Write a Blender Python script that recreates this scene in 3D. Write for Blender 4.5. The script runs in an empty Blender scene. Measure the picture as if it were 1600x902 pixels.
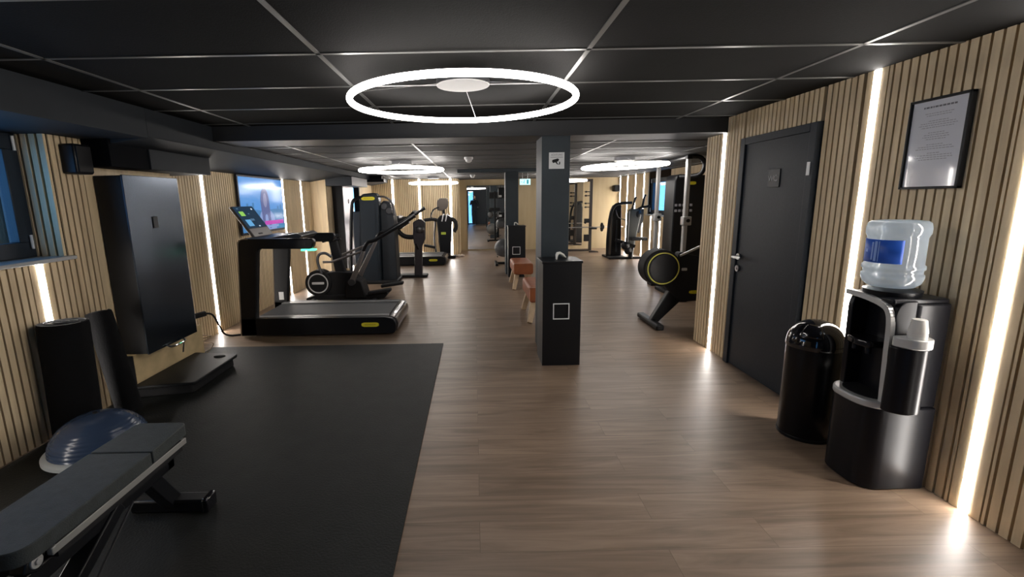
import bpy, math, random
from math import pi, sin, cos, radians as R
from mathutils import Vector, Matrix, Euler

# ------------------------------------------------------------------ camera, world, exposure
SC = bpy.context.scene
COL = SC.collection
FPX = 730.0; PX, PY = 743.0, 451.0; H = 1.45
cam_d = bpy.data.cameras.new('camera'); CAM = bpy.data.objects.new('camera', cam_d); COL.objects.link(CAM)
cam_d.sensor_fit = 'HORIZONTAL'; cam_d.sensor_width = 36.0
cam_d.lens = FPX / 1600 * 36.0
cam_d.shift_x = (800 - PX) / 1600.0
cam_d.shift_y = 0.0
cam_d.clip_start = 0.01; cam_d.clip_end = 100
pitch = math.atan(139 / FPX); roll = -0.018
CAM.matrix_world = Matrix.Translation((0, 0, H)) @ Matrix.Rotation(pi / 2 - pitch, 4, 'X') @ Matrix.Rotation(roll, 4, 'Z')
SC.camera = CAM
SC.view_settings.view_transform = 'Standard'; SC.view_settings.look = 'None'
SC.view_settings.gamma = 1.0; SC.view_settings.use_curve_mapping = False
SC.view_settings.exposure = 1.55
W = bpy.data.worlds.new('daylight'); SC.world = W; W.use_nodes = True
W.node_tree.nodes['Background'].inputs[0].default_value = (0.20, 0.52, 0.92, 1)
W.node_tree.nodes['Background'].inputs[1].default_value = 1.1
RING_E, STRIP_E, FAR_E = 8.0, 14.0, 9.5
LED_COL = (1.0, 0.945, 0.90)

# ------------------------------------------------------------------ materials
MATS = {}
def mat(name, col, rough=0.5, metal=0.0, emit=0.0, ecol=None, spec=0.5, coat=0.0, bump=None, var=None, alpha=None, trans=0.0, ior=1.45):
    if name in MATS: return MATS[name]
    m = bpy.data.materials.new(name); m.use_nodes = True
    nt = m.node_tree; b = nt.nodes['Principled BSDF']
    c = (*col, 1)
    b.inputs['Base Color'].default_value = c
    b.inputs['Roughness'].default_value = rough
    b.inputs['Metallic'].default_value = metal
    b.inputs['Specular IOR Level'].default_value = spec
    b.inputs['Coat Weight'].default_value = coat
    b.inputs['Transmission Weight'].default_value = trans
    b.inputs['IOR'].default_value = ior
    if emit:
        b.inputs['Emission Color'].default_value = (*(ecol or col), 1)
        b.inputs['Emission Strength'].default_value = emit
    tc = nt.nodes.new('ShaderNodeTexCoord')
    if var:   # (scale, amount)
        n = nt.nodes.new('ShaderNodeTexNoise'); n.inputs['Scale'].default_value = var[0]; n.inputs['Detail'].default_value = 4
        nt.links.new(tc.outputs['Object'], n.inputs['Vector'])
        r = nt.nodes.new('ShaderNodeValToRGB')
        k = var[1]
        r.color_ramp.elements[0].position = 0.3; r.color_ramp.elements[1].position = 0.7
        r.color_ramp.elements[0].color = (*[max(0, x * (1 - k)) for x in col], 1)
        r.color_ramp.elements[1].color = (*[min(1, x * (1 + k)) for x in col], 1)
        nt.links.new(n.outputs['Fac'], r.inputs['Fac']); nt.links.new(r.outputs['Color'], b.inputs['Base Color'])
    if bump:  # (scale, strength)
        n2 = nt.nodes.new('ShaderNodeTexNoise'); n2.inputs['Scale'].default_value = bump[0]
        nt.links.new(tc.outputs['Object'], n2.inputs['Vector'])
        bp = nt.nodes.new('ShaderNodeBump'); bp.inputs['Strength'].default_value = bump[1]; bp.inputs['Distance'].default_value = 0.004
        nt.links.new(n2.outputs['Fac'], bp.inputs['Height']); nt.links.new(bp.outputs['Normal'], b.inputs['Normal'])
    MATS[name] = m
    return m

def wood_mat(name, dark, light, stretch, rough=0.5, planks=False, seed=0.0):
    m = bpy.data.materials.new(name); m.use_nodes = True
    nt = m.node_tree; L = nt.links; N = nt.nodes; b = N['Principled BSDF']
    b.inputs['Roughness'].default_value = rough
    tc = N.new('ShaderNodeTexCoord')
    mp = N.new('ShaderNodeMapping'); mp.inputs['Scale'].default_value = stretch; mp.inputs['Location'].default_value = (seed, seed, seed)
    L.new(tc.outputs['Object'], mp.inputs['Vector'])
    vec = mp.outputs['Vector']
    if planks:
        br = N.new('ShaderNodeTexBrick')
        br.offset = 0.37; br.inputs['Scale'].default_value = 1.0
        br.inputs['Brick Width'].default_value = 1.25; br.inputs['Row Height'].default_value = 0.19
        br.inputs['Mortar Size'].default_value = 0.0012; br.inputs['Mortar Smooth'].default_value = 0.1
        br.inputs['Color1'].default_value = (0, 0, 0, 1); br.inputs['Color2'].default_value = (1, 1, 1, 1); br.inputs['Mortar'].default_value = (0.5, 0.5, 0.5, 1)
        L.new(tc.outputs['Object'], br.inputs['Vector'])
        add = N.new('ShaderNodeVectorMath'); add.operation = 'ADD'
        sc = N.new('ShaderNodeVectorMath'); sc.operation = 'SCALE'; sc.inputs['Scale'].default_value = 9.0
        L.new(br.outputs['Color'], sc.inputs[0]); L.new(vec, add.inputs[0]); L.new(sc.outputs['Vector'], add.inputs[1])
        vec = add.outputs['Vector']
    n = N.new('ShaderNodeTexNoise'); n.inputs['Scale'].default_value = 1.0; n.inputs['Detail'].default_value = 6; n.inputs['Roughness'].default_value = 0.6; n.inputs['Distortion'].default_value = 1.1 if planks else 0.5
    L.new(vec, n.inputs['Vector'])
    r = N.new('ShaderNodeValToRGB')
    r.color_ramp.elements[0].position = 0.32; r.color_ramp.elements[0].color = (*dark, 1)
    r.color_ramp.elements[1].position = 0.68; r.color_ramp.elements[1].color = (*light, 1)
    L.new(n.outputs['Fac'], r.inputs['Fac'])
    out = r.outputs['Color']
    if planks:
        hs = N.new('ShaderNodeHueSaturation')
        mr = N.new('ShaderNodeMapRange'); mr.inputs['To Min'].default_value = 0.93; mr.inputs['To Max'].default_value = 1.06
        L.new(br.outputs['Color'], mr.inputs['Value']); L.new(mr.outputs['Result'], hs.inputs['Value']); L.new(out, hs.inputs['Color'])
        mx = N.new('ShaderNodeMix'); mx.data_type = 'RGBA'; mx.inputs['B'].default_value = (dark[0] * .9, dark[1] * .9, dark[2] * .9, 1)
        L.new(br.outputs['Fac'], mx.inputs['Factor']); L.new(hs.outputs['Color'], mx.inputs['A'])
        out = mx.outputs['Result']
        bp = N.new('ShaderNodeBump'); bp.inputs['Strength'].default_value = 0.25; bp.inputs['Distance'].default_value = 0.002
        L.new(n.outputs['Fac'], bp.inputs['Height']); L.new(bp.outputs['Normal'], b.inputs['Normal'])
    L.new(out, b.inputs['Base Color'])
    MATS[name] = m
    return m

OAK = wood_mat('oak_slat', (0.62, 0.475, 0.285), (0.84, 0.67, 0.425), (14, 14, 1.2), 0.55)
FELT = mat('black_felt', (0.018, 0.012, 0.008), 0.95, spec=0.1)
FLOORM = wood_mat('oak_vinyl_planks', (0.150, 0.101, 0.066), (0.300, 0.212, 0.147), (1.1, 13, 1), 0.40, planks=True)
CEIL = mat('black_ceiling_tile', (0.0085, 0.0083, 0.0080), 0.85, spec=0.1, bump=(160, 0.25), var=(3, .12))
GRIDM = mat('grey_ceiling_grid', (0.16, 0.16, 0.155), 0.38, metal=0.7)
SOFF = mat('dark_grey_paint', (0.020, 0.024, 0.029), 0.65, var=(4, .08), spec=.3)
BEAMM = mat('beam_paint', (0.024, 0.025, 0.027), 0.5)
PILM = mat('blue_grey_pillar_paint', (0.024, 0.034, 0.041), 0.55, var=(5, .08))
MATM = mat('black_rubber', (0.0085, 0.0092, 0.0082), 0.60, spec=0.35, bump=(90, 0.5), var=(7, .25))
BLK = mat('black_satin', (0.006, 0.0065, 0.008), 0.36, spec=.35)
BLKG = mat('black_gloss', (0.006, 0.006, 0.008), 0.12, coat=0.6)
BLKM = mat('black_matte', (0.009, 0.009, 0.010), 0.65, spec=.35)
CHAR = mat('charcoal_plastic', (0.018, 0.022, 0.027), 0.45, var=(6, .1))
NAVY = mat('navy_panel', (0.016, 0.023, 0.034), 0.42, var=(3, .1))
DOORM = mat('anthracite_door', (0.014, 0.020, 0.028), 0.5, var=(60, .15), bump=(120, .15))
STEEL = mat('brushed_steel', (0.55, 0.55, 0.56), 0.32, metal=1.0)
SILV = mat('silver_plastic', (0.50, 0.50, 0.49), 0.35, metal=0.35)
CHROME = mat('chrome', (0.8, 0.8, 0.8), 0.08, metal=1.0)
DGREY = mat('dark_grey_metal', (0.10, 0.10, 0.105), 0.35, metal=0.6)
WHITE = mat('white_plastic', (0.75, 0.75, 0.74), 0.45)
PAPER = mat('paper', (0.72, 0.73, 0.78), 0.10, coat=0.6)
PRINT = mat('grey_print', (0.33, 0.33, 0.36), 0.3)
PRINTD = mat('dark_print', (0.16, 0.16, 0.18), 0.3)
TISSUE = mat('tissue', (0.8, 0.79, 0.74), 0.9)
YEL = mat('yellow_badge', (0.75, 0.66, 0.03), 0.5)
YRING = mat('yellow_ring', (0.72, 0.68, 0.14), 0.5)
COPPER = mat('tan_edge', (0.42, 0.33, 0.24), 0.35, metal=0.5)
BELT = mat('treadmill_belt', (0.045, 0.046, 0.048), 0.6, bump=(200, .4))
LEATH = mat('brown_leather', (0.26, 0.072, 0.020), 0.5, var=(9, .15), bump=(60, .2))
LEATHL = mat('pale_leather_side', (0.50, 0.30, 0.22), 0.45, var=(9, .1))
BEECH = mat('beech_wood', (0.52, 0.38, 0.24), 0.5, var=(12, .12))
PINE = mat('pine_board', (0.58, 0.44, 0.24), 0.6, var=(6, .2))
FOAM = mat('black_foam', (0.005, 0.005, 0.0055), 0.9, spec=.15, bump=(120, .6))
PAD = mat('bench_vinyl', (0.035, 0.042, 0.042), 0.6, bump=(220, .35), var=(30, .15))
BARG = mat('grey_bar', (0.30, 0.30, 0.28), 0.45, metal=0.3)
BOSU = mat('bosu_vinyl', (0.035, 0.055, 0.10), 0.22)
BOSUR = mat('bosu_rim', (0.36, 0.38, 0.38), 0.35)
BALLG = mat('gym_ball', (0.10, 0.10, 0.10), 0.3)
BLUEL = mat('blue_label', (0.02, 0.10, 0.52), 0.4)
SKIN = mat('skin', (0.55, 0.33, 0.24), 0.5)
CLOTH = mat('navy_cloth', (0.015, 0.02, 0.03), 0.9)
HAIRM = mat('dark_hair', (0.03, 0.02, 0.015), 0.7)
LED = mat('led_strip', (1, 1, 1), 0.5, emit=STRIP_E, ecol=LED_COL)
LEDF = mat('led_ring_rear', (1, 1, 1), 0.5, emit=FAR_E, ecol=LED_COL)
LEDR = mat('led_ring', (1, 1, 1), 0.5, emit=RING_E, ecol=LED_COL)
GREEN = mat('green_led', (0.1, 0.9, 0.5), 0.5, emit=0.8, ecol=(0.1, 1, 0.5))
EXITM = mat('exit_light', (0.6, 0.95, 1), 0.5, emit=.5, ecol=(0.5, 0.93, 1))
EXITG = mat('exit_pictogram', (0.02, 0.25, 0.3), 0.5, emit=0.15, ecol=(0.05, .5, .6))
def scr(name, col, e=1.0): return mat(name, (0.01, 0.01, 0.01), 0.12, spec=.3, emit=e * .42, ecol=col)
def glass_thin(name, tint=(0.8, 0.9, 1), refl=0.12):
    m = bpy.data.materials.new(name); m.use_nodes = True; nt = m.node_tree; nt.nodes.clear()
    o = nt.nodes.new('ShaderNodeOutputMaterial'); mx = nt.nodes.new('ShaderNodeMixShader'); mx.inputs[0].default_value = refl
    t = nt.nodes.new('ShaderNodeBsdfTransparent'); t.inputs[0].default_value = (*tint, 1)
    g = nt.nodes.new('ShaderNodeBsdfGlossy'); g.inputs['Roughness'].default_value = 0.03
    nt.links.new(t.outputs[0], mx.inputs[1]); nt.links.new(g.outputs[0], mx.inputs[2]); nt.links.new(mx.outputs[0], o.inputs[0])
    MATS[name] = m; return m
GLASS = glass_thin('window_glass')
PET = glass_thin('clear_bottle_plastic', (0.80, 0.86, 0.90), 0.16)
_nt = PET.node_tree; _o = _nt.nodes['Material Output']; _mx = _nt.nodes['Mix Shader']
_d = _nt.nodes.new('ShaderNodeBsdfDiffuse'); _d.inputs[0].default_value = (.62, .70, .78, 1)
_t = _nt.nodes.new('ShaderNodeBsdfTranslucent'); _t.inputs[0].default_value = (.70, .78, .86, 1)
_m1 = _nt.nodes.new('ShaderNodeMixShader'); _m1.inputs[0].default_value = .5
_m2 = _nt.nodes.new('ShaderNodeMixShader'); _m2.inputs[0].default_value = .38
_nt.links.new(_d.outputs[0], _m1.inputs[1]); _nt.links.new(_t.outputs[0], _m1.inputs[2])
_nt.links.new(_mx.outputs[0], _m2.inputs[1]); _nt.links.new(_m1.outputs[0], _m2.inputs[2]); _nt.links.new(_m2.outputs[0], _o.inputs[0])
MIRR = mat('mirror_glass', (0.86, 0.87, 0.86), 0.012, metal=1.0)

# ------------------------------------------------------------------ mesh builder
def rot(ax, ay=0, az=0): return Euler((ax, ay, az)).to_matrix()
class MB:
    def __init__(s): s.v = []; s.f = []; s.m = []
    def add(s, vs, fs, m=0):
        o = len(s.v); s.v += [tuple(v) for v in vs]
        for f in fs: s.f.append([i + o for i in f]); s.m.append(m)
        return s
    def box(s, x0, x1, y0, y1, z0, z1, m=0):
        vs = [(x, y, z) for z in (z0, z1) for y in (y0, y1) for x in (x0, x1)]
        return s.add(vs, [(0, 2, 3, 1), (4, 5, 7, 6), (0, 1, 5, 4), (2, 6, 7, 3), (0, 4, 6, 2), (1, 3, 7, 5)], m)
    def rbox(s, c, size, r=(0, 0, 0), m=0):
        M = rot(*r); c = Vector(c)
        vs = [c + M @ Vector((x * size[0] / 2, y * size[1] / 2, z * size[2] / 2)) for z in (-1, 1) for y in (-1, 1) for x in (-1, 1)]
        return s.add(vs, [(0, 2, 3, 1), (4, 5, 7, 6), (0, 1, 5, 4), (2, 6, 7, 3), (0, 4, 6, 2), (1, 3, 7, 5)], m)
    def bar(s, p0, p1, w, h, m=0, up=(0, 0, 1), w1=None, h1=None):
        p0 = Vector(p0); p1 = Vector(p1); d = (p1 - p0).normalized(); u = Vector(up)
        a = d.cross(u)
        if a.length < 1e-4: a = d.cross(Vector((0, 1, 0)))
        a.normalize(); b = a.cross(d).normalized()
        vs = []
        for p, ww, hh in ((p0, w, h), (p1, w1 or w, h1 or h)):
            for i, j in ((-1, -1), (1, -1), (1, 1), (-1, 1)): vs.append(p + a * i * ww / 2 + b * j * hh / 2)
        return s.add(vs, [(0, 3, 2, 1), (4, 5, 6, 7), (0, 1, 5, 4), (1, 2, 6, 5), (2, 3, 7, 6), (3, 0, 4, 7)], m)
    def prism(s, poly, ax, a0, a1, m=0):
        def P(p, t):
            return {'x': (t, p[0], p[1]), 'y': (p[0], t, p[1]), 'z': (p[0], p[1], t)}[ax]
        n = len(poly)
        ar = sum(poly[i][0] * poly[(i + 1) % n][1] - poly[(i + 1) % n][0] * poly[i][1] for i in range(n))
        if ax == 'y': ar = -ar
        if ar < 0: poly = poly[::-1]
        vs = [P(p, a0) for p in poly] + [P(p, a1) for p in poly]
        fs = [list(range(n))[::-1], list(range(n, 2 * n))] + [(i, (i + 1) % n, (i + 1) % n + n, i + n) for i in range(n)]
        return s.add(vs, fs, m)
    def tube(s, pts, r, seg=10, m=0, closed=False):
        pts = [Vector(p) for p in pts]; n = len(pts)
        rs = r if isinstance(r, (list, tuple)) else [r] * n
        ref = None; vs = []
        for i, p in enumerate(pts):
            if closed: t = (pts[(i + 1) % n] - pts[i - 1]).normalized()
            else:
                t = Vector((0, 0, 0))
                if i > 0: t += (p - pts[i - 1]).normalized()
                if i < n - 1: t += (pts[i + 1] - p).normalized()
                t.normalize()
            if ref is None:
                ref = t.cross(Vector((0, 0, 1)))
                if ref.length < 0.05: ref = t.cross(Vector((0, 1, 0)))
            ref = (ref - t * ref.dot(t)).normalized(); b = t.cross(ref)
            for k in range(seg):
                a = 2 * pi * k / seg; vs.append(p + (ref * cos(a) + b * sin(a)) * rs[i])
        fs = []
        for i in range(n if closed else n - 1):
            j = (i + 1) % n
            for k in range(seg): fs.append((i * seg + k, i * seg + (k + 1) % seg, j * seg + (k + 1) % seg, j * seg + k))
        if not closed: fs += [list(range(seg))[::-1], list(range((n - 1) * seg, n * seg))]
        return s.add(vs, fs, m)
    def lathe(s, prof, c, seg=24, m=0, M=None, sx=1, sy=1):
        M = M or Matrix.Identity(3); c = Vector(c); vs = []; n = len(prof)
        for r, z in prof:
            for k in range(seg):
                a = 2 * pi * k / seg; vs.append(c + M @ Vector((max(r, 1e-4) * cos(a) * sx, max(r, 1e-4) * sin(a) * sy, z)))
        fs = [(i * seg + k, i * seg + (k + 1) % seg, (i + 1) * seg + (k + 1) % seg, (i + 1) * seg + k) for i in range(n - 1) for k in range(seg)]
        fs += [list(range(seg))[::-1], list(range((n - 1) * seg, n * seg))]
        return s.add(vs, fs, m)
    def cyl(s, c, r, h, axis='z', seg=24, m=0):
        M = {'z': Matrix.Identity(3), 'y': rot(-pi / 2), 'x': rot(0, pi / 2)}[axis]
        return s.lathe([(r, -h / 2), (r, h / 2)], c, seg, m, M)
    def ell(s, c, r, seg=20, rings=12, m=0, M=None):
        M = M or Matrix.Identity(3); c = Vector(c); vs = []
        for i in range(rings + 1):
            t = pi * i / rings
            for k in range(seg):
                a = 2 * pi * k / seg
                vs.append(c + M @ Vector((r[0] * max(sin(t), 1e-4) * cos(a), r[1] * max(sin(t), 1e-4) * sin(a), -r[2] * cos(t))))
        fs = [(i * seg + k, i * seg + (k + 1) % seg, (i + 1) * seg + (k + 1) % seg, (i + 1) * seg + k) for i in range(rings) for k in range(seg)]
        return s.add(vs, fs, m)
    def ring(s, c, Rr, r, seg=64, tseg=12, m=0, M=None):
        M = M or Matrix.Identity(3); c = Vector(c)
        vs = [c + M @ Vector(((Rr + r * cos(b)) * cos(a), (Rr + r * cos(b)) * sin(a), r * sin(b)))
              for a in [2 * pi * i / seg for i in range(seg)] for b in [2 * pi * j / tseg for j in range(tseg)]]
        fs = [(i * tseg + j, ((i + 1) % seg) * tseg + j, ((i + 1) % seg) * tseg + (j + 1) % tseg, i * tseg + (j + 1) % tseg) for i in range(seg) for j in range(tseg)]
        return s.add(vs, fs, m)
    def build(s, name, mats, parent=None, bevel=0, sharp=35, seg=2):
        me = bpy.data.meshes.new(name)
        off = Vector((0, 0, 0))
        if parent is not None: off = wloc(parent)
        me.from_pydata([tuple(Vector(v) - off) for v in s.v], [], s.f)
        for mm in (mats if isinstance(mats, (list, tuple)) else [mats]): me.materials.append(mm)
        me.polygons.foreach_set('material_index', s.m)
        me.polygons.foreach_set('use_smooth', [True] * len(s.f))
        me.set_sharp_from_angle(angle=R(sharp)); me.update()
        o = bpy.data.objects.new(name, me); COL.objects.link(o)
        if parent is not None: o.parent = parent
        if bevel:
            b = o.modifiers.new('edge', 'BEVEL'); b.width = bevel; b.segments = seg; b.limit_method = 'ANGLE'; b.angle_limit = R(40); b.harden_normals = False
        return o
def wloc(o):
    v = Vector(o.location); p = o.parent
    while p is not None: v += Vector(p.location); p = p.parent
    return v
def rr(poly, r, n=4):
    out = []; N = len(poly)
    rs = r if isinstance(r, (list, tuple)) else [r] * N
    for i in range(N):
        p = Vector(poly[i]); a = Vector(poly[i - 1]); b = Vector(poly[(i + 1) % N]); q = rs[i]
        if q <= 0: out.append(tuple(p)); continue
        la = min(q, (a - p).length * .49); lb = min(q, (b - p).length * .49); l = min(la, lb)
        A = p + (a - p).normalized() * l; B = p + (b - p).normalized() * l
        for k in range(n + 1):
            t = k / n; out.append(tuple(A * (1 - t) ** 2 + p * 2 * t * (1 - t) + B * t ** 2))
    return out
def smooth(pts, n=6):
    P = [Vector(p) for p in pts]; out = []
    for i in range(len(P) - 1):
        p0 = P[max(i - 1, 0)]; p1 = P[i]; p2 = P[i + 1]; p3 = P[min(i + 2, len(P) - 1)]
        for k in range(n):
            t = k / n
            out.append(0.5 * ((2 * p1) + (p2 - p0) * t + (2 * p0 - 5 * p1 + 4 * p2 - p3) * t * t + (3 * p1 - p0 - 3 * p2 + p3) * t ** 3))
    out.append(P[-1]); return out
def thing(name, label, cat, loc=(0, 0, 0), group=None):
    o = bpy.data.objects.new(name, None); COL.objects.link(o); o.location = loc; o.empty_display_size = 0.1
    return tag(o, label, cat, group)
def tag(o, label, cat, group=None):
    o['label'] = label; o['category'] = cat
    if group: o['group'] = group
    return o
def struct(o): o['kind'] = 'structure'; return o
def copy_tree(o, parent=None):
    c = o.copy(); COL.objects.link(c); c.parent = parent
    for ch in [x for x in bpy.data.objects if x.parent == o]: copy_tree(ch, c)
    return c
def text(s, name, size, loc, r, m, parent, ext=0.0006, align='CENTER', sx=1.0):
    cu = bpy.data.curves.new(name, 'FONT'); cu.body = s; cu.size = size; cu.extrude = ext; cu.align_x = align; cu.align_y = 'CENTER'
    cu.materials.append(m)
    tmp = bpy.data.objects.new(name + '_curve', cu); COL.objects.link(tmp)
    bpy.context.view_layer.update()
    me = bpy.data.meshes.new_from_object(tmp.evaluated_get(bpy.context.evaluated_depsgraph_get()))
    bpy.data.objects.remove(tmp); bpy.data.curves.remove(cu)
    if not me.materials: me.materials.append(m)
    o = bpy.data.objects.new(name, me); COL.objects.link(o); o.parent = parent
    o.location = Vector(loc) - wloc(parent); o.rotation_euler = r; o.scale = (sx, 1, 1); return o

# ------------------------------------------------------------------ structure
XR, XL, XL2, XL3, XRR = 2.22, -2.72, -2.95, -2.68, 4.10
YB, YE, YF, YFL = -1.25, 4.60, 13.55, 12.55
ZC, ZC2 = 2.11, 2.005
TOPZ = 2.14
PITCH, SLAT = 0.047, 0.0355
def slat_rows(a0, a1, gaps):
    out = []; n = int((a1 - a0) / PITCH); p = (a1 - a0) / max(n, 1)
    for i in range(n):
        a = a0 + i * p + (p - SLAT) / 2; b = a + SLAT
        if any(b > g - 0.072 and a < g + 0.072 for g in gaps):
            for g in gaps:      # slats beside a light strip close up to the wide ones that hold the strip
                if a < g - 0.076 < b and g - 0.076 - a > .008: out.append((a, g - 0.076))
                if a < g + 0.076 < b and b - g - 0.076 > .008: out.append((g + 0.076, b))
            continue
        out.append((a, b))
    for g in gaps:
        if a0 <= g <= a1: out += [(g - .068, g - .0225), (g + .0225, g + .068)]
    return out
def slats_x(mb, x, d, y0, y1, z0, z1, gaps=()):   # wall plane x, facing d, slats along z
    for a, b in slat_rows(y0, y1, gaps): mb.box(min(x, x - d * 0.020), max(x, x - d * 0.020), a, b, z0, z1, 1)
def slats_y(mb, y, d, x0, x1, z0, z1, gaps=()):
    for a, b in slat_rows(x0, x1, gaps): mb.box(a, b, min(y, y - d * 0.020), max(y, y - d * 0.020), z0, z1, 1)
def back_x(mb, x, d, y0, y1, z0, z1, t=0.12):
    a = x - d * 0.020; b = a - d * t; mb.box(min(a, b), max(a, b), y0, y1, z0, z1, 0)
def back_y(mb, y, d, x0, x1, z0, z1, t=0.12):
    a = y - d * 0.020; b = a - d * t; mb.box(x0, x1, min(a, b), max(a, b), z0, z1, 0)

f = MB(); f.box(-3.3, 4.4, -1.5, 13.9, -0.1, 0.0); struct(f.build('floor', FLOORM))

# ceiling near (2.11) and rear (2.005) with the metal grid
c = MB(); c.box(-2.32, 2.4, YB - .1, 4.30, ZC, ZC + .08, 0)
for x in (-1.93, -.69, .53, 1.77): c.box(x - .011, x + .011, YB, 4.24, ZC - .004, ZC, 1)
for k in range(-5, 6):
    y = 2.27 + .6165 * (k - 2) + .6165 * 2 - .0
    if YB < y < 4.24: c.box(-2.30, XR, y - .011, y + .011, ZC - .004, ZC, 1)
struct(c.build('ceiling', [CEIL, GRIDM]))
c = MB(); c.box(-2.32, 4.25, 4.64, YF + .1, ZC2, ZC2 + .08, 0)
for x in (-1.85, -.6, 1.41, 2.66, 3.91): c.box(x - .011, x + .011, 4.66, YF, ZC2 - .004, ZC2, 1)
y = 4.96
while y < YF:
    c.box(-2.30, XRR, y - .011, y + .011, ZC2 - .004, ZC2, 1); y += .6165
struct(c.build('ceiling_rear', [mat('rear_ceiling_tile_lit', (0.055, 0.054, 0.053), 0.75, spec=0.3, bump=(160, .2)), GRIDM]))  # same dark tile, its colour lightened to carry the grazing light back here
b = MB(); b.box(-2.36, 2.40, 4.24, 4.66, 1.985, TOPZ); b.box(2.24, 4.3, 4.61, 4.70, 1.985, TOPZ)
struct(b.build('beam_front', BEAMM, bevel=.004))
b = MB(); b.box(-.30, 1.35, 8.95, 9.35, 1.945, 2.01); struct(b.build('beam_rear', PILM, bevel=.004))
# soffit along the left wall
s = MB(); s.box(-3.1, -2.26, YB - .1, 3.40, 1.912, ZC + .08)
s.prism([(-3.1, 1.79), (-2.26, 1.92), (-2.26, ZC + .08), (-3.1, ZC + .08)], 'y', 3.401, 13.6)
struct(s.build('soffit_left', SOFF, bevel=.003))
s = MB(); s.box(-3.0, -2.52, 3.78, 4.62, 1.725, 1.90); struct(s.build('trim_1', SOFF, bevel=.004))
s = MB(); s.box(-2.74, -2.53, 3.38, 3.77, 1.722, 1.925); struct(s.build('trim_2', mat('black_duct', (0.003, 0.0035, 0.005), .8, spec=.1), bevel=.003))
s = MB(); s.box(-2.80, -2.20, 8.66, 9.9, 1.74, 1.90); struct(s.build('trim_3', CHAR, bevel=.004))

# right wall (door hole y 3.10..3.97)
RG = (1.05, 1.91, 2.72, 4.28)
w = MB()
back_x(w, XR, -1, YB, 3.10, 0, TOPZ); back_x(w, XR, -1, 3.97, YE, 0, TOPZ); back_x(w, XR, -1, 3.10, 3.97, 1.90, TOPZ)
slats_x(w, XR, -1, YB, 3.09, 0, ZC, RG); slats_x(w, XR, -1, 3.98, YE, 0, ZC, RG); slats_x(w, XR, -1, 3.11, 3.96, 1.905, ZC)
w.box(2.235, 2.36, YE, YE + .012, 0, 2.0, 0)
struct(w.build('wall_right', [FELT, OAK]))
w = MB(); w.box(2.36, 4.25, 4.50, 4.61, 0, TOPZ); struct(w.build('wall_partition', mat('cream_paint', (0.42, 0.35, 0.26), .7)))
# left wall, near part with window hole y 1.3..3.10, z 1.13..1.91
LG = (2.90, 1.75)
YJ = 4.31
w = MB()
back_x(w, XL, 1, YB, YJ, 0, 1.11); back_x(w, XL, 1, 3.12, YJ, 1.11, 1.93); back_x(w, XL, 1, YB, 1.28, 1.11, 1.93); back_x(w, XL, 1, YB, YJ, 1.93, TOPZ)
slats_x(w, XL, 1, YB, 3.12, 0, 1.10, LG); slats_x(w, XL, 1, 3.12, 3.36, 0, 1.91, ()); slats_x(w, XL, 1, YB, 1.28, 1.11, 1.91)
w.box(XL - .02, XL, 3.362, YJ, 0, 1.91, 1)
w.box(-3.0, -2.86, YB, YJ, 0, 1.0, 0); w.box(-3.2, -2.74, 3.14, YJ, 1.0, 1.93, 0)
slats_y(w, 3.10, -1, -2.94, XL, 1.13, 1.91)
w.box(-3.2, -2.73, 3.121, 3.20, 1.0, 1.93, 0)
struct(w.build('wall_left', [FELT, OAK]))
# window 1
def window(n, x_in, y0, y1, z0, z1, d, depth=.30, sillm=None, bars=False):
    fx = x_in - d * depth
    fr = MB()
    t = .10
    for (a, b, c_, e) in ((y0, y1, z0, z0 + t), (y0, y1, z1 - t, z1), (y0, y0 + t, z0 + t, z1 - t), (y1 - t, y1, z0 + t, z1 - t)):
        fr.box(fx - .035, fx + .035, a, b, c_, e)
    if y1 - y0 > 1.3:
        fr.box(fx - .035, fx + .035, (y0 + y1) / 2 - .06, (y0 + y1) / 2 + .06, z0 + t, z1 - t)
    w_ = struct(fr.build('window_%d' % n, NAVY, bevel=.004))
    g = MB(); g.box(fx - .006, fx + .006, y0 + t - .01, y1 - t + .01, z0 + t - .01, z1 - t + .01); g.build('pane', GLASS, w_)
    for zz in (z0 + .1, z1 - .06):
        h = MB(); h.cyl((fx + d * .045, y1 - .03, zz), .009, .09, 'z', 10); h.build('hinge', WHITE, w_)
    return w_
window(1, XL, 1.30, 3.095, 1.13, 1.91, 1, .215)
s = MB(); s.box(-3.10, -2.685, 1.25, 3.15, 1.105, 1.13); struct(s.build('trim_4', mat('pale_sill', (.35, .36, .36), .25), bevel=.004))
# left wall, TV part and rear part
w = MB(); back_x(w, XL2, 1, 4.2, 8.70, 0, TOPZ); slats_x(w, XL2, 1, 4.33, 8.65, 0, 1.83, (5.20, 7.38, 8.16))
w.box(XL2 - .02, XL - .01, YJ, YJ + .015, 0, 1.95, 1)
struct(w.build('wall_left_rear', [FELT, OAK]))
w = MB(); back_x(w, XL3, 1, 8.68, 12.6, 0, 1.0); back_x(w, XL3, 1, 8.68, 10.0, 1.0, TOPZ); back_x(w, XL3, 1, 11.2, 12.6, 1.0, TOPZ)
slats_x(w, XL3, 1, 8.68, 10.0, 0, 1.88, ()); slats_x(w, XL3, 1, 11.2, 12.55, 0, 1.88, ()); slats_x(w, XL3, 1, 10.0, 11.2, 0, 1.0, (10.2, 10.9))
w.box(XL2 - .1, XL3, 8.655, 8.70, 0, 1.9, 1)
w.box(-3.15, XL3 - .005, 9.93, 9.99, 0, TOPZ, 0)
w.box(XL2, XL3 - .03, 8.68, 8.72, 0, TOPZ, 0)
struct(w.build('wall_left_far', [FELT, OAK]))
window(2, XL3, 10.0, 11.2, 1.02, 1.85, 1, .22)
s = MB(); s.box(-2.95, -2.65, 9.98, 11.22, .995, 1.02); struct(s.build('trim_5', WHITE))
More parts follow.
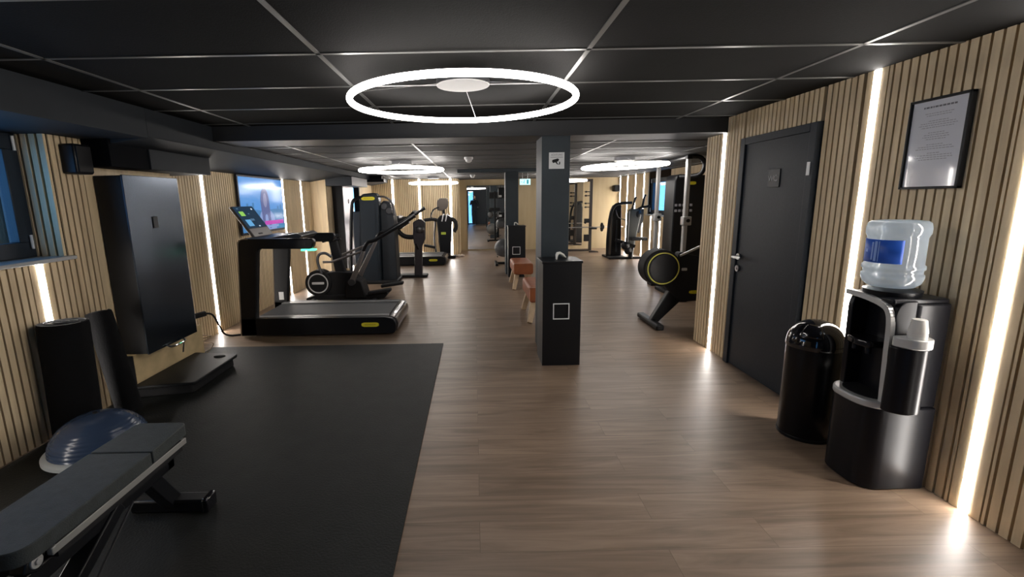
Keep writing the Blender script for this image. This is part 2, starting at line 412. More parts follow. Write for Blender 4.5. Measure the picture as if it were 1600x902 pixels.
# far walls
w = MB(); back_y(w, YFL, -1, -2.85, -.40, 0, TOPZ); slats_y(w, YFL, -1, -2.68, -.40, 0, 2.0, (-2.13, -1.43, -.61))
w.box(-.42, -.40, YFL, YF + .02, 0, 2.0, 1)
struct(w.build('wall_far_left', [FELT, OAK]))
w = MB(); w.box(-.42, 4.25, YF, YF + .12, 0, TOPZ)
struct(w.build('wall_far', wood_mat('oak_panel', (0.40, 0.31, 0.17), (0.47, 0.37, 0.22), (6, 6, .6), .6)))
# right rear wall
w = MB(); G2 = (13.35, 12.72, 12.1, 11.5)
back_x(w, XRR, -1, 4.6, 9.95, 0, TOPZ); back_x(w, XRR, -1, 11.2, YF, 0, TOPZ); back_x(w, XRR, -1, 9.95, 11.2, 0, 1.02)
slats_x(w, XRR, -1, 4.6, 9.95, 0, 2.0, (8.35,)); slats_x(w, XRR, -1, 11.2, YF, 0, 2.0, G2); slats_x(w, XRR, -1, 9.95, 11.2, 0, 1.0, (10.95, 10.4))
back_x(w, XRR, -1, 9.95, 11.2, 1.86, TOPZ)
struct(w.build('wall_right_rear', [FELT, OAK]))
window(3, XRR, 9.95, 11.2, 1.04, 1.86, -1, .10)
s = MB(); s.box(4.06, 4.2, 9.93, 11.22, 1.015, 1.04); struct(s.build('trim_6', WHITE))
# back wall behind the camera: tall glazed door and dark door, seen in the mirror
w = MB(); w.box(-3.2, -.36, YB - .12, YB, 0, TOPZ); w.box(-.02, 2.4, YB - .12, YB, 0, TOPZ); w.box(-.36, -.02, YB - .12, YB, 1.98, TOPZ)
struct(w.build('wall_back', NAVY))
d = MB()
for a in ((-.36, -.33, 0, 1.98), (-.05, -.02, 0, 1.98), (-.33, -.05, 1.93, 1.98), (-.33, -.05, 0, .06)): d.box(a[0], a[1], YB - .08, YB - .03, a[2], a[3])
d2 = struct(d.build('door_2', BLK)); g = MB(); g.box(-.33, -.05, YB - .06, YB - .05, .06, 1.93); g.build('pane', GLASS, d2)
d = MB(); d.box(.06, .92, YB, YB + .03, 0, 1.95); d3 = struct(d.build('door_3', DOORM, bevel=.004))
h = MB(); h.tube([(.14, YB + .03, 1.0), (.14, YB + .08, 1.0), (.26, YB + .08, 1.0)], .009); h.build('door_handle', STEEL, d3)

# WC door in the right wall
d = MB(); d.box(2.19, 2.34, 3.10, 3.165, 0, 1.90); d.box(2.19, 2.34, 3.905, 3.97, 0, 1.90); d.box(2.19, 2.34, 3.165, 3.905, 1.845, 1.90)
d1 = struct(d.build('door_1', DOORM, bevel=.004))
l = MB(); l.box(2.205, 2.25, 3.14, 3.93, .006, 1.87); l.build('door_leaf', DOORM, d1, bevel=.004)
h = MB(); h.cyl((2.195, 3.87, .945), .026, .012, 'x'); h.cyl((2.195, 3.87, .845), .026, .012, 'x')
h.tube(smooth([(2.19, 3.87, .945), (2.15, 3.87, .945), (2.145, 3.855, .945), (2.145, 3.75, .945)], 4), .0095); h.cyl((2.188, 3.87, .845), .009, .012, 'x', 12)
h.build('door_handle', STEEL, d1)
for zz in (1.61, .25):
    h = MB(); h.cyl((2.185, 3.135, zz), .010, .085, 'z', 12); h.build('hinge', WHITE, d1)
p = MB(); p.box(2.198, 2.205, 3.44, 3.57, 1.50, 1.63); sg = p.build('door_sign', BLK, d1, bevel=.002)
text('WC', 'lettering', .062, (2.1965, 3.515, 1.563), (pi / 2, 0, -pi / 2), mat('pale_letters', (.5, .5, .53), .5), sg)

# pillars
p = MB(); p.box(.605, .855, 4.26, 4.63, 0, 1.99); struct(p.build('pillar_front', [PILM], bevel=.004))
p = MB(); p.box(.60, .845, 9.03, 9.36, 0, 1.95); struct(p.build('pillar_rear', PILM, bevel=.004))

# ------------------------------------------------------------------ lights of the room
def strip_x(x, d, y, z0, z1, label):
    m = MB(); xx = x - d * .014
    m.box(min(xx, xx + d * .0165), max(xx, xx + d * .0165), y - .022, y + .022, z0, z1)
    tag(m.build('led_strip_light', LED), label, 'strip light', 'vertical light strips set in the slatted walls')
def strip_y(x, y, z0, z1, label):
    m = MB(); m.box(x - .022, x + .022, y - .0025, y + .014, z0, z1)
    tag(m.build('led_strip_light', LED), label, 'strip light', 'vertical light strips set in the slatted walls')
strip_x(XR, -1, 1.91, 0.01, ZC - .002, 'vertical white light strip right of the framed notice, nearest on the right wall')
strip_x(XR, -1, 2.72, 0.01, ZC - .002, 'vertical white light strip between the dark door and the framed notice, behind the water bottle')
strip_x(XR, -1, 4.28, 0.01, ZC - .002, 'vertical white light strip left of the dark door, by the end of the right wall')
strip_x(XL, 1, 2.90, 0.01, 1.10, 'short vertical light strip below the near left window, behind the black rolls')
strip_x(XL, 1, 1.75, 0.01, 1.10, 'short vertical light strip below the near left window, just outside the picture')
strip_x(XR, -1, 1.05, 0.01, ZC - .002, 'vertical white light strip on the right wall beside the camera, outside the picture')
strip_x(XL2, 1, 5.20, 0.01, 1.80, 'vertical light strip left of the wall television, by the power cable')
strip_x(XL2, 1, 7.38, 0.01, 1.80, 'vertical light strip just right of the wall television')
strip_x(XL2, 1, 8.16, 0.01, 1.80, 'second vertical light strip right of the television, by the wall corner')
strip_x(XL3, 1, 10.2, 0.01, .99, 'short light strip under the far left window, the left of two')
strip_x(XL3, 1, 10.9, 0.01, .99, 'short light strip under the far left window, the right of two')
strip_y(-2.13, YFL, .01, 1.99, 'vertical light strip on the far wall, just right of the tall weight machine')
strip_y(-1.43, YFL, .01, 1.99, 'vertical light strip on the far wall, left one of the pair above the far treadmill')
strip_y(-.61, YFL, .01, 1.99, 'vertical light strip on the far wall behind the far cross trainer')
for y, t in ((13.35, 'farthest left of four tall light strips on the far right wall'), (12.72, 'second from left of four tall light strips on the far right wall'),
             (12.1, 'third from left of four tall light strips on the far right wall'), (11.5, 'rightmost of four tall light strips on the far right wall')):
    strip_x(XRR, -1, y, .01, 1.99, t)
strip_x(XRR, -1, 10.95, .01, .99, 'short light strip below the far right window, the left of two')
strip_x(XRR, -1, 10.4, .01, .99, 'short light strip below the far right window, the right of two')

def ring_lamp(c, D, z, zc, label, wires, r=.018, can=.15, tilt=(0, 0), em=None, ch=.026):
    t = thing('ring_pendant_lamp', label, 'ceiling light', (c[0], c[1], zc), 'round ring lights under the dark ceiling')
    M = rot(tilt[0], tilt[1])
    m = MB(); m.ring((c[0], c[1], z), D / 2, r, 96, 12, M=M); m.build('light_ring', em or LEDR, t)
    m = MB(); m.lathe([(can, 0), (can, -ch)], (c[0], c[1], zc), 40, 1); m.lathe([(can, -ch), (can * .98, -ch - .004), (0, -ch - .004)], (c[0], c[1], zc), 40, 0); m.build('ceiling_canopy', [WHITE, DGREY], t)
    for a in wires:
        m = MB(); p0 = (c[0] + .8 * can * cos(a), c[1] + .8 * can * sin(a), zc - .024)
        q = Vector((c[0], c[1], z)) + M @ Vector((D / 2 * cos(a), D / 2 * sin(a), .005))
        m.tube([p0, tuple(q)], .0016, 6); m.build('suspension_wire', STEEL, t)
    return t
ring_lamp((-.05, 2.80), 1.25, 1.995, ZC, 'large glowing white ring lamp hanging nearest the camera', (R(83), R(205), R(325)), .0175, .15)
ring_lamp((-1.02, 6.85), 1.16, 1.88, ZC2, 'glowing ring lamp hanging over the left machines, seen nearly edge on', (R(-90), R(30), R(150)), .021, .14, em=LEDF, ch=.05)
ring_lamp((2.15, 6.85), 1.16, 1.88, ZC2, 'glowing ring lamp hanging right of the front pillar', (R(-90), R(30), R(150)), .021, .14, em=LEDF, ch=.05, tilt=(0, R(-1.5)))
ring_lamp((-.95, 11.35), 1.12, 1.85, ZC2, 'far glowing ring lamp above the far treadmill', (R(-90), R(30), R(150)), .022, .14, em=LEDF, ch=.05)
ring_lamp((2.10, 11.35), 1.12, 1.85, ZC2, 'far glowing ring lamp mostly hidden behind the front pillar', (R(-90), R(30), R(150)), .022, .14, em=LEDF, ch=.05)

# ------------------------------------------------------------------ rubber floor mat
m = MB(); m.prism(rr([(-2.68, 1.0), (-.345, 1.0), (-.34, 4.60), (-2.70, 4.60)], .006, 2), 'z', 0, .010)
tag(m.build('rubber_floor_mat', MATM), 'large black rubber training mat covering the left floor', 'mat')

# ------------------------------------------------------------------ pillar bins (wipe dispenser bins)
def bin_box(name, x0, x1, y0, y1, zt, hx, hz, hs, label):
    t = thing(name, label, 'bin', ((x0 + x1) / 2, (y0 + y1) / 2, 0), 'black pillar bins with square openings')
    xa, xb, za, zb = hx - hs / 2, hx + hs / 2, hz - hs / 2, hz + hs / 2
    m = MB()
    m.box(x0, x1, y0 + .012, y1, 0, zt - .02)
    for a in ((x0, x1, 0, za), (x0, x1, zb, zt - .02), (x0, xa, za, zb), (xb, x1, za, zb)): m.box(a[0], a[1], y0, y0 + .0125, a[2], a[3])
    m.build('body', BLK, t)
    m = MB(); m.box(x0 - .008, x1 + .008, y0 - .008, y1, zt - .02, zt); m.build('lid', BLK, t, bevel=.003)
    m = MB(); fw = .008
    for a in ((xa - fw, xb + fw, za - fw, za), (xa - fw, xb + fw, zb, zb + fw), (xa - fw, xa, za, zb), (xb, xb + fw, za, zb)): m.box(a[0], a[1], y0 - .006, y0 + .002, a[2], a[3])
    m.build('opening_frame', WHITE, t)
    return t
bin_box('pillar_bin', .575, .905, 3.92, 4.25, .925, .735, .49, .125, 'tall black bin against the front pillar, small white square opening')
bin_box('pillar_bin', .625, .945, 8.70, 9.02, .96, .775, .50, .13, 'tall black bin against the rear pillar, behind the brown leather stools')
def tissue(x, y, z, s, label):
    m = MB()
    pr = [(-.035, 0), (-.022, 0), (-.014, .045), (0, .058), (.03, .042), (.062, .018), (.07, .02), (.045, .056), (.01, .078), (-.028, .072), (-.037, .05)]
    m.prism([(x + a * s, z + b * s) for a, b in pr], 'y', y - .02 * s, y + .02 * s)
    m.prism([(x + a * s * .8 - .002, z + b * s * .85) for a, b in pr], 'y', y + .018 * s, y + .036 * s)
    tag(m.build('paper_wipe', TISSUE, bevel=.004), label, 'paper wipe', 'white wipes sticking out of the pillar bins')
tissue(.735, 4.05, .925, .85, 'white paper wipe sticking out of the lid of the front pillar bin')
tissue(.775, 8.86, .96, .8, 'white paper wipe sticking out of the lid of the rear pillar bin')
# camera notice on the front pillar
t = thing('camera_notice_sign', 'small white square sign with black camera symbol on the front pillar', 'sign', (.735, 4.256, 1.775), None)
m = MB(); m.box(.667, .803, 4.252, 4.2598, 1.705, 1.845); m.build('plate', mat('sign_white', (.62, .64, .64), .4), t, bevel=.002)
text('ACHTUNG', 'lettering', .021, (.735, 4.2512, 1.823), (pi / 2, 0, 0), PRINTD, t)
m = MB(); m.box(.68, .79, 4.251, 4.252, 1.801, 1.8045); m.build('rule', PRINTD, t)
m = MB()
m.prism([(.697, 1.781), (.745, 1.793), (.757, 1.784), (.748, 1.768), (.705, 1.754), (.695, 1.766)], 'y', 4.2508, 4.252)
m.prism([(.722, 1.762), (.737, 1.765), (.745, 1.748), (.737, 1.745)], 'y', 4.2508, 4.252)
m.prism([(.737, 1.748), (.757, 1.748), (.757, 1.743), (.737, 1.743)], 'y', 4.2508, 4.252)
m.prism([(.757, 1.765), (.766, 1.765), (.766, 1.742), (.757, 1.742)], 'y', 4.2508, 4.252)
m.build('camera_symbol', BLKM, t)
# exit sign
t = thing('exit_sign', 'small glowing pale green running man exit sign hanging by the rear pillar', 'sign', (1.0, 9.3, ZC2))
m = MB(); m.box(.90, 1.10, 9.28, 9.31, 1.715, 1.825); m.build('lit_panel', EXITM, t)
m = MB(); m.ell((.985, 9.276, 1.80), (.008, .003, .008), 10, 6)
m.bar((.985, 9.277, 1.79), (.975, 9.277, 1.762), .013, .003, up=(0, 1, 0)); m.bar((.975, 9.277, 1.762), (.995, 9.277, 1.735), .008, .003, up=(0, 1, 0)); m.bar((.975, 9.277, 1.762), (.952, 9.277, 1.745), .008, .003, up=(0, 1, 0))
m.box(1.03, 1.065, 9.275, 9.2795, 1.73, 1.81); m.box(.915, .945, 9.275, 9.2795, 1.765, 1.775)
m.build('running_figure', EXITG, t)
m = MB(); m.tube([(.95, 9.295, 1.825), (.95, 9.295, 2.0)], .004, 6); m.build('hanging_rod', STEEL, t); m = MB(); m.tube([(1.05, 9.295, 1.825), (1.05, 9.295, 2.0)], .004, 6); m.build('hanging_rod', STEEL, t)
# smoke detectors
for (x, y, l) in ((-.06, 6.4, 'white domed smoke detector on the ceiling right of the left ring lamp'), (-.02, 10.9, 'small white smoke detector on the ceiling above the wall mirror')):
    t = thing('smoke_detector', l, 'smoke detector', (x, y, ZC2), 'smoke detectors on the rear ceiling')
    m = MB(); m.lathe([(.058, 0), (.060, -.012), (.057, -.028), (.050, -.034)], (x, y, ZC2), 28); m.build('base', WHITE, t)
    m = MB(); m.lathe([(.044, -.034), (.040, -.055), (.026, -.068), (.010, -.073), (0, -.074)], (x, y, ZC2), 24); m.build('dome', WHITE, t)

# ------------------------------------------------------------------ speakers
def speaker(x0, x1, y0, y1, z0, z1, label):
    t = thing('wall_speaker', label, 'speaker', ((x0 + x1) / 2, (y0 + y1) / 2, z0), 'small black wall speakers')
    m = MB(); m.box(x0, x1, y0, y1, z0, z1); m.build('body', BLK, t, bevel=.012)
    sx = x1 if x0 < 0 else x0; d = 1 if x0 < 0 else -1
    m = MB(); m.box(min(sx, sx + d * .008), max(sx, sx + d * .008), y0 + .012, y1 - .012, z0 + .012, z1 - .012); m.build('grille', BLKM, t, bevel=.003)
    return t
speaker(-2.722, -2.62, 3.19, 3.335, 1.665, 1.86, 'square black speaker high on the left wall beside the near window')
speaker(3.98, 4.102, 9.75, 9.9, 1.62, 1.80, 'black speaker on the far right wall beside the blue window')
speaker(3.93, 4.08, 13.28, 13.52, 1.60, 1.78, 'black speaker high in the far right corner above the barbell')
m = MB(); m.box(-2.35, -1.95, 10.4, 10.6, 1.86, 1.93); m.box(-2.3, -2.0, 10.45, 10.55, 1.93, 2.005)
tag(m.build('ceiling_air_vent', BLK, bevel=.006), 'flat black box under the ceiling above the tall weight machine', 'air vent')

# ------------------------------------------------------------------ wall training cabinets
def train_panel(y0, y1, xw, xf, z0, z1, face, label, hy, hz):
    t = thing('training_panel', label, 'exercise machine', (xw, (y0 + y1) / 2, 0), 'tall wall mounted training panels')
    m = MB(); m.box(xw + .006, xf - .012, y0 + .01, y1 - .01, z0, z1); m.build('housing', BLK, t, bevel=.006)
    m = MB(); m.box(xf - .014, xf, y0, y1, z0, z1 + .004); m.build('front_panel', face, t, bevel=.003)
    m = MB(); m.box(xf - .002, xf + .008, hy - .028, hy + .028, hz - .045, hz + .045); m.build('sensor_plate', BLK, t, bevel=.004)
    return t
FACE = mat('dark_brushed_panel', (0.045, 0.056, 0.072), 0.22, metal=0.85)
t = train_panel(3.42, 4.05, XL, -2.50, .33, 1.665, FACE, 'tall dark metal training panel on the left wall in front of the television', 3.70, 1.32)
m = MB(); m.box(-2.70, -2.61, 3.40, 4.30, .02, .33); m.build('wooden_back_board', PINE, t)
m = MB(); m.tube(smooth([(-2.50, 3.62, .34), (-2.46, 3.64, .325), (-2.46, 3.80, .325), (-2.50, 3.82, .34)], 4), .008); m.build('pull_handle', CHROME, t)
m = MB(); m.tube([(-2.47, 3.80, .32), (-2.50, 3.82, .22)], .006); m.build('cable', STEEL, t)
m = MB(); m.box(-2.71, -2.61, 3.26, 3.40, .011, .33); m.build('side_block', BLKM, t, bevel=.006)
t = thing('step_platform', 'low black platform with raised rear block under the dark training panel', 'platform', (-2.45, 3.8, .01))
m = MB(); m.prism(rr([(-2.60, 3.34), (-2.20, 3.42), (-2.20, 4.05), (-2.60, 4.12)], .03), 'z', .011, .085); m.build('body', BLKM, t, bevel=.008)
m = MB(); m.prism(rr([(-2.60, 3.32), (-2.17, 3.40), (-2.17, 4.07), (-2.60, 4.14)], .03), 'z', .085, .11); m.build('top_plate', mat('grey_black_tread', (.008, .009, .010), .5, spec=.3), t, bevel=.006)
m = MB(); m.ell((-2.30, 4.0, .112), (.05, .035, .012)); m.build('foot_marker', BLKM, t)
t = train_panel(9.0, 9.72, XL3, -2.46, .18, 1.74, mat('light_brushed_panel', (.52, .52, .56), .32, metal=.7), 'tall silver training panel on the far left wall behind the near cross trainer', 9.33, 1.46)

# power cable with plug and adapter by the TV wall
t = thing('power_cable', 'black power cable running from the wall to the near treadmill', 'cable', (-2.7, 4.9, 0))
m = MB(); m.bar((-2.86, 4.60, .335), (-2.79, 4.70, .345), .045, .05); m.build('plug', BLKM, t, bevel=.008)
m = MB(); m.tube(smooth([(-2.80, 4.69, .345), (-2.77, 4.78, .31), (-2.76, 4.86, .18), (-2.76, 4.94, .06), (-2.73, 5.02, .012), (-2.62, 5.06, .010), (-2.45, 5.07, .012)], 6), .010, 8); m.build('lead', BLKM, t)
m = MB(); m.tube(smooth([(-2.70, 4.34, .22), (-2.60, 4.37, .20), (-2.58, 4.39, .19), (-2.66, 4.37, .17), (-2.70, 4.35, .16), (-2.64, 4.37, .13), (-2.57, 4.39, .12), (-2.60, 4.39, .06), (-2.66, 4.37, .005)], 6), .004, 6)
tag(m.build('coiled_cord', COPPER), 'thin brown cord looping beside the dark training panel base', 'cable')

# ------------------------------------------------------------------ television
t = thing('television', 'flat wall television showing a long haired person on a pale blue picture', 'television', (XL2, 6.57, 1.43))
X0 = -2.905
m = MB(); m.box(XL2 + .001, X0 - .018, 6.2, 6.95, 1.25, 1.6); m.box(X0 - .02, X0, 5.89, 7.24, 1.055, 1.81); m.build('housing', mat('dark_blue_frame', (.01, .014, .03), .3), t, bevel=.003)
m = MB(); xs = X0 + .002
m.box(X0 - .001, xs, 5.915, 7.215, 1.085, 1.785, 0)
def sp(poly, k, mi): m.prism(poly, 'x', xs, xs + .0006 * k, mi)
sp([(5.915, 1.085), (7.215, 1.085), (7.215, 1.36), (6.9, 1.37), (6.5, 1.35), (6.2, 1.38), (5.915, 1.36)], 1, 1)
for yy, hh in ((5.98, .05), (6.06, .09), (6.15, .06), (6.22, .1), (7.0, .05), (7.1, .07)): sp([(yy, 1.35), (yy + .05, 1.35), (yy + .05, 1.36 + hh), (yy, 1.36 + hh)], 2, 1)
sp(rr([(6.40, 1.085), (6.42, 1.30), (6.50, 1.36), (6.74, 1.36), (6.86, 1.29), (6.94, 1.085)], .04), 3, 5)
sp(rr([(6.50, 1.10), (6.47, 1.5), (6.52, 1.62), (6.61, 1.66), (6.70, 1.62), (6.74, 1.5), (6.76, 1.10), (6.68, 1.10), (6.66, 1.3), (6.58, 1.3), (6.56, 1.10)], .04), 4, 2)
sp(rr([(6.55, 1.44), (6.56, 1.56), (6.61, 1.60), (6.66, 1.56), (6.67, 1.44), (6.61, 1.38)], .04), 5, 3)
sp([(6.55, 1.155), (7.18, 1.155), (7.18, 1.21), (6.55, 1.21)], 6, 4)
sp([(6.62, 1.115), (7.0, 1.115), (7.0, 1.145), (6.62, 1.145)], 6, 5)
m.build('screen', [scr('tv_sky', (.14, .42, .95), .6), scr('tv_lake', (.10, .32, .66), .55), scr('tv_hair', (.16, .19, .42), .6), scr('tv_face', (.36, .37, .60), .6), scr('tv_banner', (.55, .08, .45), .8), scr('tv_shirt', (.34, .46, .85), .6)], t)

# ------------------------------------------------------------------ treadmills
def treadmill(label):
    t = thing('treadmill', label, 'treadmill', (-1.7, 5.45, 0), 'black treadmills')
    for (ya, yb) in ((4.955, 5.03), (5.83, 5.905)):
        m = MB(); m.prism(rr([(-2.58, .02), (-2.58, .215), (-1.0, .205), (-.905, .19), (-.87, .12), (-.90, .02)], [.01, .02, 0, .04, .04, .03]), 'y', ya, yb); m.build('side_panel', BLK, t, bevel=.006)
    m = MB(); m.box(-2.50, -.95, 5.03, 5.83, .06, .17); m.build('deck', BLKM, t)
    m = MB(); m.box(-2.45, -.96, 5.10, 5.76, .17, .195, 0)
    for i in range(18): m.box(-2.45, -.96, 5.125 + i * .035, 5.129 + i * .035, .195, .1955, 1)
    m.build('running_belt', [BELT, mat('belt_line', (.07, .07, .072), .6)], t)
    for (ya, yb) in ((5.03, 5.10), (5.76, 5.83)):
        m = MB(); m.box(-2.45, -.97, ya, yb, .165, .212); m.build('foot_rail', mat('rail_grey', (.20, .20, .20), .4, metal=.3), t, bevel=.004)
    m = MB(); m.prism(rr([(-.98, .03), (-.98, .205), (-.90, .20), (-.855, .13), (-.88, .03)], [0, .01, .04, .04, .03]), 'y', 5.02, 5.84); m.build('rear_cap', mat('brown_black_gloss', (.05, .042, .04), .25, coat=.4), t, bevel=.005)
    for (ya, yb, xe, w) in ((4.955, 5.035, -1.70, 0), (5.83, 5.905, -1.74, .01)):
        o = rr([(-2.585, .02), (-2.505, 1.085), (xe - .02, 1.075), (xe, 1.04), (xe - .03, .965), (-2.31, .975), (-2.40, .20), (-2.40, .02)], [.02, .07, .02, .02, .03, .05, 0, .0], 6)
        m = MB(); m.prism(o, 'y', ya, yb); u = m.build('upright', BLK, t, bevel=.012)
        m = MB(); m.tube(smooth([(-2.580, ya, .03), (-2.548, ya, .5), (-2.514, ya, .98), (-2.50, ya, 1.055), (-2.46, ya, 1.078), (-2.40, ya, 1.081)], 4), .006, 6); m.build('edge_trim', COPPER, u)
    m = MB(); m.box(-2.50, -2.44, 5.826, 5.83, .24, .34); m.build('white_sticker', WHITE, u)
    m = MB(); m.prism(rr([(-2.50, .97), (-2.46, 1.09), (-2.28, 1.07), (-2.30, .99)], .02), 'y', 5.0, 5.87); m.build('crossbar', BLK, t)
    m = MB(); m.prism(rr([(-2.38, 1.01), (-2.36, 1.06), (-1.95, 1.12), (-1.9, 1.09), (-1.95, 1.05)], .01), 'y', 5.15, 5.70); m.build('tray', DGREY, t, bevel=.005)
    m = MB(); m.box(-1.85, -1.70, 4.96, 5.03, .945, .963); m.build('status_light', GREEN, t, bevel=.003)
    # console
    a = Vector((-2.66, 0, 1.415)); bb = Vector((-2.405, 0, 1.035)); dv = (bb - a); nx = Vector((-dv.z, 0, dv.x)).normalized()
    if nx.x < 0: nx = -nx
    def quad(mb, s0, s1, ya, yb, off, th, mi=0):
        p = a + dv * s0; q = a + dv * s1
        poly = [(v.x, v.z) for v in (p + nx * off, q + nx * off, q + nx * (off + th), p + nx * (off + th))]
        mb.prism(poly, 'y', ya, yb, mi)
    m = MB(); quad(m, -.02, 1.0, 5.20, 5.70, -.03, .03); cs = m.build('console', mat('console_edge', (.10, .09, .085), .35, metal=.4), t, bevel=.008)
    m = MB(); quad(m, .0, .62, 5.215, 5.685, 0, .003, 0)
    quad(m, .14, .27, 5.27, 5.37, .003, .001, 1); quad(m, .38, .57, 5.28, 5.40, .003, .001, 2); quad(m, .36, .42, 5.41, 5.50, .003, .001, 3)
    quad(m, .06, .10, 5.60, 5.63, .003, .001, 4); quad(m, .57, .60, 5.5, 5.53, .003, .001, 4); quad(m, .20, .23, 5.45, 5.48, .003, .001, 3); quad(m, .04, .07, 5.27, 5.31, .003, .001, 3)
    m.build('display', [scr('console_dark', (.012, .03, .055), 1), scr('console_green', (.30, .62, .12), .8), scr('console_blue', (.12, .35, .62), .9), scr('console_dim', (.08, .16, .26), .8), scr('console_white', (.6, .7, .8), 1)], cs)
    m = MB(); quad(m, .64, .99, 5.215, 5.685, 0, .004, 0); m.build('lower_panel', mat('console_silver', (.36, .35, .34), .4, metal=.3), cs, bevel=.002)
    m = MB(); quad(m, .78, .82, 5.34, 5.44, .004, .002, 0); m.build('control_slot', BLK, cs)
    badge(-1.16, 4.9545, .125, .19, .048, t)
    return t
def badge(x, y, z, w, h, parent, txt=True, col=None, r=None):
    m = MB(); m.prism(rr([(x - w / 2, z - h * .3), (x - w * .35, z - h * .5), (x + w * .35, z - h * .5), (x + w / 2, z - h * .3), (x + w / 2, z + h * .3), (x + w * .35, z + h * .5), (x - w * .35, z + h * .5), (x - w / 2, z + h * .3)], h * .2, 3), 'y', y - .003, y)
    bd = m.build('yellow_badge', col or YEL, parent)
    if txt: text('TECHNOGYM', 'lettering', h * .42, (x, y - .0035, z), (pi / 2, 0, 0), mat('badge_ink', (.25, .2, .02), .5), bd, ext=.0004)
    return bd
tm = treadmill('near black treadmill with tilted console, in front of the wall television')
t2 = copy_tree(tm); t2.location = (-1.48, 10.95, 0); t2['label'] = 'far black treadmill low behind the machines, below the far ring lamp'

# ------------------------------------------------------------------ cross trainers
def cross_trainer():
    t = thing('cross_trainer', 'black cross trainer with white ringed flywheel cover behind the near treadmill', 'exercise machine', (-1.95, 6.9, 0), 'cross trainers')
    m = MB(); m.prism(rr([(-2.52, 0), (-2.52, .05), (-2.35, .10), (-1.75, .09), (-1.45, .10), (-1.36, .14), (-1.30, .10), (-1.36, .03), (-1.8, .02), (-1.85, 0)], .02), 'y', 6.80, 7.06); m.build('base', BLKM, t, bevel=.01)
    m = MB(); m.box(-2.42, -2.36, 6.62, 7.24, 0, .05); m.box(-1.52, -1.46, 6.66, 7.20, 0, .05); m.build('stabiliser', BLKM, t, bevel=.01)
    m = MB(); m.cyl((-2.33, 6.92, .27), .195, .20, 'y', 40); fw = m.build('flywheel_cover', BLKM, t, bevel=.012)
    m = MB(); m.ring((-2.33, 6.818, .27), .142, .009, 48, 8, M=rot(pi / 2)); m.build('white_ring', WHITE, fw)
    m = MB(); m.prism(rr([(-2.42, .255), (-2.24, .255), (-2.24, .29), (-2.42, .29)], .012), 'y', 6.813, 6.82); m.build('white_badge', WHITE, fw)
    m = MB(); m.prism(rr([(-2.25, .12), (-2.22, .42), (-2.05, .44), (-1.80, .42), (-1.72, .30), (-1.72, .08), (-2.2, .08)], .04), 'y', 6.84, 7.02); m.build('lower_housing', BLKM, t, bevel=.015)
    m = MB(); m.prism(rr([(-1.93, .05), (-1.90, .30), (-1.80, .36), (-1.68, .30), (-1.62, .05)], .03), 'y', 6.76, 7.08); m.build('crank_housing', BLKM, t, bevel=.015)
    m = MB(); m.bar((-2.0, 6.93, .38), (-2.10, 6.93, .92), .10, .16, w1=.08, h1=.12); m.build('column', BLKM, t, bevel=.02)
    m = MB(); m.rbox((-2.13, 6.93, .93), (.18, .34, .05), (0, R(-25), 0)); cn = m.build('console', BLK, t, bevel=.012)
    m = MB(); m.tube([(-2.04, 6.76, .90), (-1.93, 6.76, .93)], .012, 8); m.build('grip', BLK, cn)
    m = MB(); m.tube(smooth([(-2.26, 6.80, .42), (-2.30, 6.79, .60), (-2.27, 6.79, .70), (-2.18, 6.79, .72), (-2.10, 6.81, .66)], 5), .020, 10); m.build('loop_handle', DGREY, t)
    for (y, dz, dx) in ((6.72, 0, 0), (7.12, .10, .10)):
        m = MB(); m.tube([(-2.20, y, .60 + dz * .5), (-2.08, y, .60 + dz * .4), (-1.60 + dx, y, .755 + dz)], .017, 10); m.build('link_bar', mat('taupe_metal', (.23, .21, .20), .4, metal=.5), t)
        m = MB(); m.bar((-1.60 + dx, y, .755 + dz), (-1.80, y, .30), .045, .05, w1=.06, h1=.08); m.build('swing_arm', MATS['taupe_metal'], t, bevel=.012)
        m = MB(); m.tube(smooth([(-1.61 + dx, y, .75 + dz), (-1.54 + dx, y, .87 + dz), (-1.44 + dx, y, .90 + dz), (-1.25 + dx, y, 1.0 + dz), (-1.0 + dx, y, 1.14 + dz), (-.84 + dx, y, 1.24 + dz)], 4), [.026] * 12 + [.024] * 8 + [.03], 10); m.build('moving_handle', BLK, t)
        m = MB(); m.rbox((-1.42 + dx * 1.5, y + (.08 if y < 6.9 else -.08), .14 + dz * .6), (.34, .13, .045), (0, R(-8), 0)); m.build('pedal', BLKM, t, bevel=.012)
    m = MB(); m.tube([(-1.80, 6.68, .30), (-1.80, 7.16, .30)], .05, 16); m.build('crank', DGREY, t)
    return t
ct = cross_trainer()

